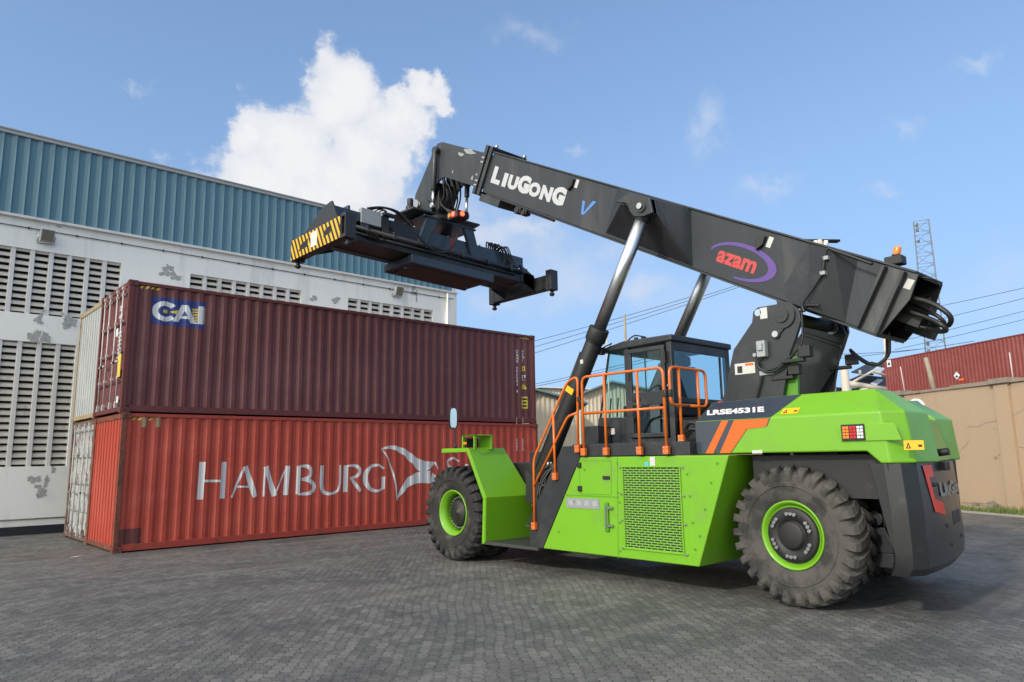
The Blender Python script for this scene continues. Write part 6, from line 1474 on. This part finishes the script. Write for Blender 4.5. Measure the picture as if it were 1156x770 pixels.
# yoke legs from the slew plate to the beam
m=MB()
for xa,xb in ((5.76,5.42),(6.87,7.16)):
    for y in (YN-.03,YF_+.03):
        s_=-1 if y<SY else 1
        m=MB(); m.hexa([SP(xa-.16,y-.05,7.56),SP(xa+.16,y-.05,7.56),SP(xa+.16,y+.05,7.56),SP(xa-.16,y+.05,7.56),SP(xb-.12,y-.05,6.78),SP(xb+.12,y-.05,6.78),SP(xb+.12,y+.05,6.78),SP(xb-.12,y+.05,6.78)]); m.build('yoke_leg',G['navy'],rs,bevel=.01)
m=MB(); sbox(m,(5.5,YN-.1,7.561),(7.1,YF_+.1,7.60)); m.build('yoke_plate',G['navy'],rs,bevel=.01)
m=MB(); sbox(m,(6.36,YN-.004,6.77),(6.43,YN-.001,7.23)); m.build('centre_mark',G['redstripe'],rs)
# end beams with corner twistlocks
def endbeam(xc,sgn,nm):
    ya,yb=SY-1.27,SY+1.27
    m=MB(); sbox(m,(xc-.11,ya+.18,6.34),(xc+.11,yb-.18,6.72)); e=m.build(nm,G['dark'],rs,bevel=.012)
    for y0,y1 in ((ya,ya+.20),(yb-.20,yb)):
        m=MB(); sbox(m,(xc-.13,y0,6.30),(xc+.13,y0+.03,6.84)); sbox(m,(xc-.13,y1-.03,6.30),(xc+.13,y1,6.84)); sbox(m,(xc-.13,y0+.031,6.30),(xc+.13,y1-.031,6.38)); sbox(m,(xc-.13,y0+.031,6.76),(xc+.13,y1-.031,6.84)); sbox(m,(xc+.06 if sgn<0 else xc-.13,y0+.031,6.38),(xc+.13 if sgn<0 else xc-.06,y1-.031,6.76))
        m.build('corner_housing',G['dark'],e,bevel=.008)
        m=MB(); c=SP(xc,(y0+y1)/2,0); zz=6.30+(xc-XC)*TILT; m.cyl((c.x,c.y,zz-.10),(c.x,c.y,zz),.045,n=12); m.revolve([(0,.02),(.03,.07),(.07,.07),(.10,.045)],(c.x,c.y,zz-.16),(0,0,1),n=14); m.cyl((c.x,c.y,zz+.05),(c.x,c.y,zz+.42),.05,n=12); m.build('twistlock',G['black'],e)
    # gusset arm from the telescopic beam to the end beam, with the slanting top edge
    xin=xc+.6*(1 if sgn<0 else -1)
    for y in (SY-.62,SY+.58):
        m=MB(); m.prism([SP(xc+.1*(1 if sgn<0 else -1),y,6.36),SP(xin,y,6.54),SP(xin,y,7.0),SP(xc+.1*(1 if sgn<0 else -1),y,6.76)],(0,.05,0)); m.build('gusset',G['dark'],e,bevel=.006)
    return e
eL=endbeam(3.18,-1,'end_beam'); eR=endbeam(9.22,1,'end_beam')
# near/far plates standing on the left end beam
m=MB(); m.prism([SP(3.06,SY-.95,6.72),SP(3.06,SY+.95,6.72),SP(3.06,SY-.25,7.22),SP(3.06,SY-.62,7.26)],(.05,0,0)); m.build('end_gusset_plate',G['boom'],eL,bevel=.006)
m=MB(); sbox(m,(3.12,SY-.62,6.73),(3.95,SY-.56,7.18)); sbox(m,(3.12,SY-.20,6.73),(3.95,SY-.14,7.20)); sbox(m,(3.50,SY-.55,6.75),(3.56,SY-.21,7.30)); m.build('upright_plate',G['navy'],eL,bevel=.006)
# hazard board across the left end, with its two openings shown as dark recess pieces
yb_=SY+1.25; ya_=SY-1.07
m=MB(); sbox(m,(3.035,ya_,6.31),(3.047,yb_,6.79)); hb=m.build('hazard_board',G['hazard'],eL)
m=MB()
for (yy,ww,h0,h1) in ((SY+.62,.46,6.45,6.62),(SY-.50,.34,6.50,6.67)):
    m.prism([SP(3.030,yy+ww/2,h0),SP(3.030,yy-ww/2,h0+.02),SP(3.030,yy-ww/2,h1+.03),SP(3.030,yy-ww*.1,h1),SP(3.030,yy+ww*.2,h1-.02)],(.004,0,0))
m.build('board_opening',G['black'],hb)
m=MB(); sbox(m,(3.030,SY-.05,6.40),(3.034,SY+.25,6.74)); m.build('notice_sheet',mat('worn_notice',(.62,.6,.58),.7,var=.15,vscale=12,dirt=(.3,.28,.27),dirt_amt=.7,dirt_scale=9),hb)
# right end beam: round hole plate
m=MB(); sbox(m,(8.7,SY-.62,6.34),(9.1,SY-.56,6.80)); m.build('side_arm',G['dark'],eR,bevel=.006)
# equipment on the beam: grey cabinet, posts, junction, hose loops
m=MB(); sbox(m,(3.78,YN-.13,6.95),(4.30,YN-.003,7.30)); m.build('control_cabinet',G['cabinet'],rs,bevel=.012)
m=MB(); sbox(m,(4.34,YN-.10,6.80),(4.52,YN-.003,7.26)); sbox(m,(4.36,YN-.16,7.262),(4.66,YN-.05,7.34)); m.build('hose_post',G['dark'],rs,bevel=.01)
m=MB(); m.tube(cr_spline([SP(3.95,YN-.1,7.32),SP(4.3,YN-.15,7.42),SP(4.7,YN-.2,7.40),SP(5.0,YN-.25,7.18),SP(5.25,YN-.30,6.88),SP(5.6,YN-.34,6.66),SP(5.95,YN-.34,6.70),SP(6.25,YN-.3,6.98),SP(6.4,YN-.25,7.30),SP(6.65,YN-.1,7.58)]),.028,8)
m.tube(cr_spline([SP(4.0,YN-.08,7.32),SP(4.4,YN-.12,7.44),SP(4.8,YN-.16,7.34),SP(5.1,YN-.2,7.0)]),.02,6)
for k in range(4): m.tube(cr_spline([SP(4.05+.1*k,YN-.06,7.31),SP(4.2+.08*k,YN-.1,7.38),SP(4.45,YN-.1+.02*k,7.36),SP(4.56+.03*k,YN-.05,7.0)]),.014,6)
rr=random.Random(21)
for k in range(9):
    x=8.05+rr.random()*.35; m.tube(cr_spline([SP(x-.3,YN+.1,7.22),SP(x-.25,YN-.08,7.34+.06*rr.random()),SP(x-.1,YN-.12,7.08),SP(x-.15+.2*rr.random(),YN-.1,6.82)]),.016,6)
for k in range(5): m.tube(cr_spline([SP(7.6+.07*k,YN+.1,7.22),SP(7.6+.07*k,YN+.1,7.40+.04*rr.random()),SP(7.7+.07*k,YN+.1,7.40),SP(7.75+.06*k,YN+.1,7.2)]),.02,6)
for k in range(7):
    x=3.75+rr.random()*.5; m.tube(cr_spline([SP(x,YN-.05,6.84),SP(x+.08,YN-.2,6.78),SP(x+.15,YN-.2,6.68),SP(x+.25,YN-.12,6.62)]),.018,6)
m.build('spreader_hose',G['hose'],rs)
m=MB(); sbox(m,(8.25,YN-.05,6.93),(8.75,YN-.003,7.22)); sbox(m,(8.62,YN-.05,6.50),(8.85,YN+.4,6.90)); sbox(m,(8.2,YN-.08,6.905),(8.9,YN-.04,6.93)); m.build('end_cap_housing',G['navy'],rs,bevel=.012)
m=MB()
for x in (4.3,5.3,6.3,7.3,8.3): m.cyl(SP(x,YN+.02,7.24),SP(x,YN+.02,7.27),.02,n=8)
m.build('beam_bolt',G['steel'],rs)
# ================================================================== small things on the ground
m=MB(); p=QZ(86,628.5,.004); m.prism([p+Vector(v) for v in ((-.10,-.02,0),(.02,-.05,0),(.12,.01,0),(.03,.04,0))],(0,0,.008)); tag(m.build('paper_scrap',G['labelw']),'small white paper scrap lying on the paving near the container corner','litter')
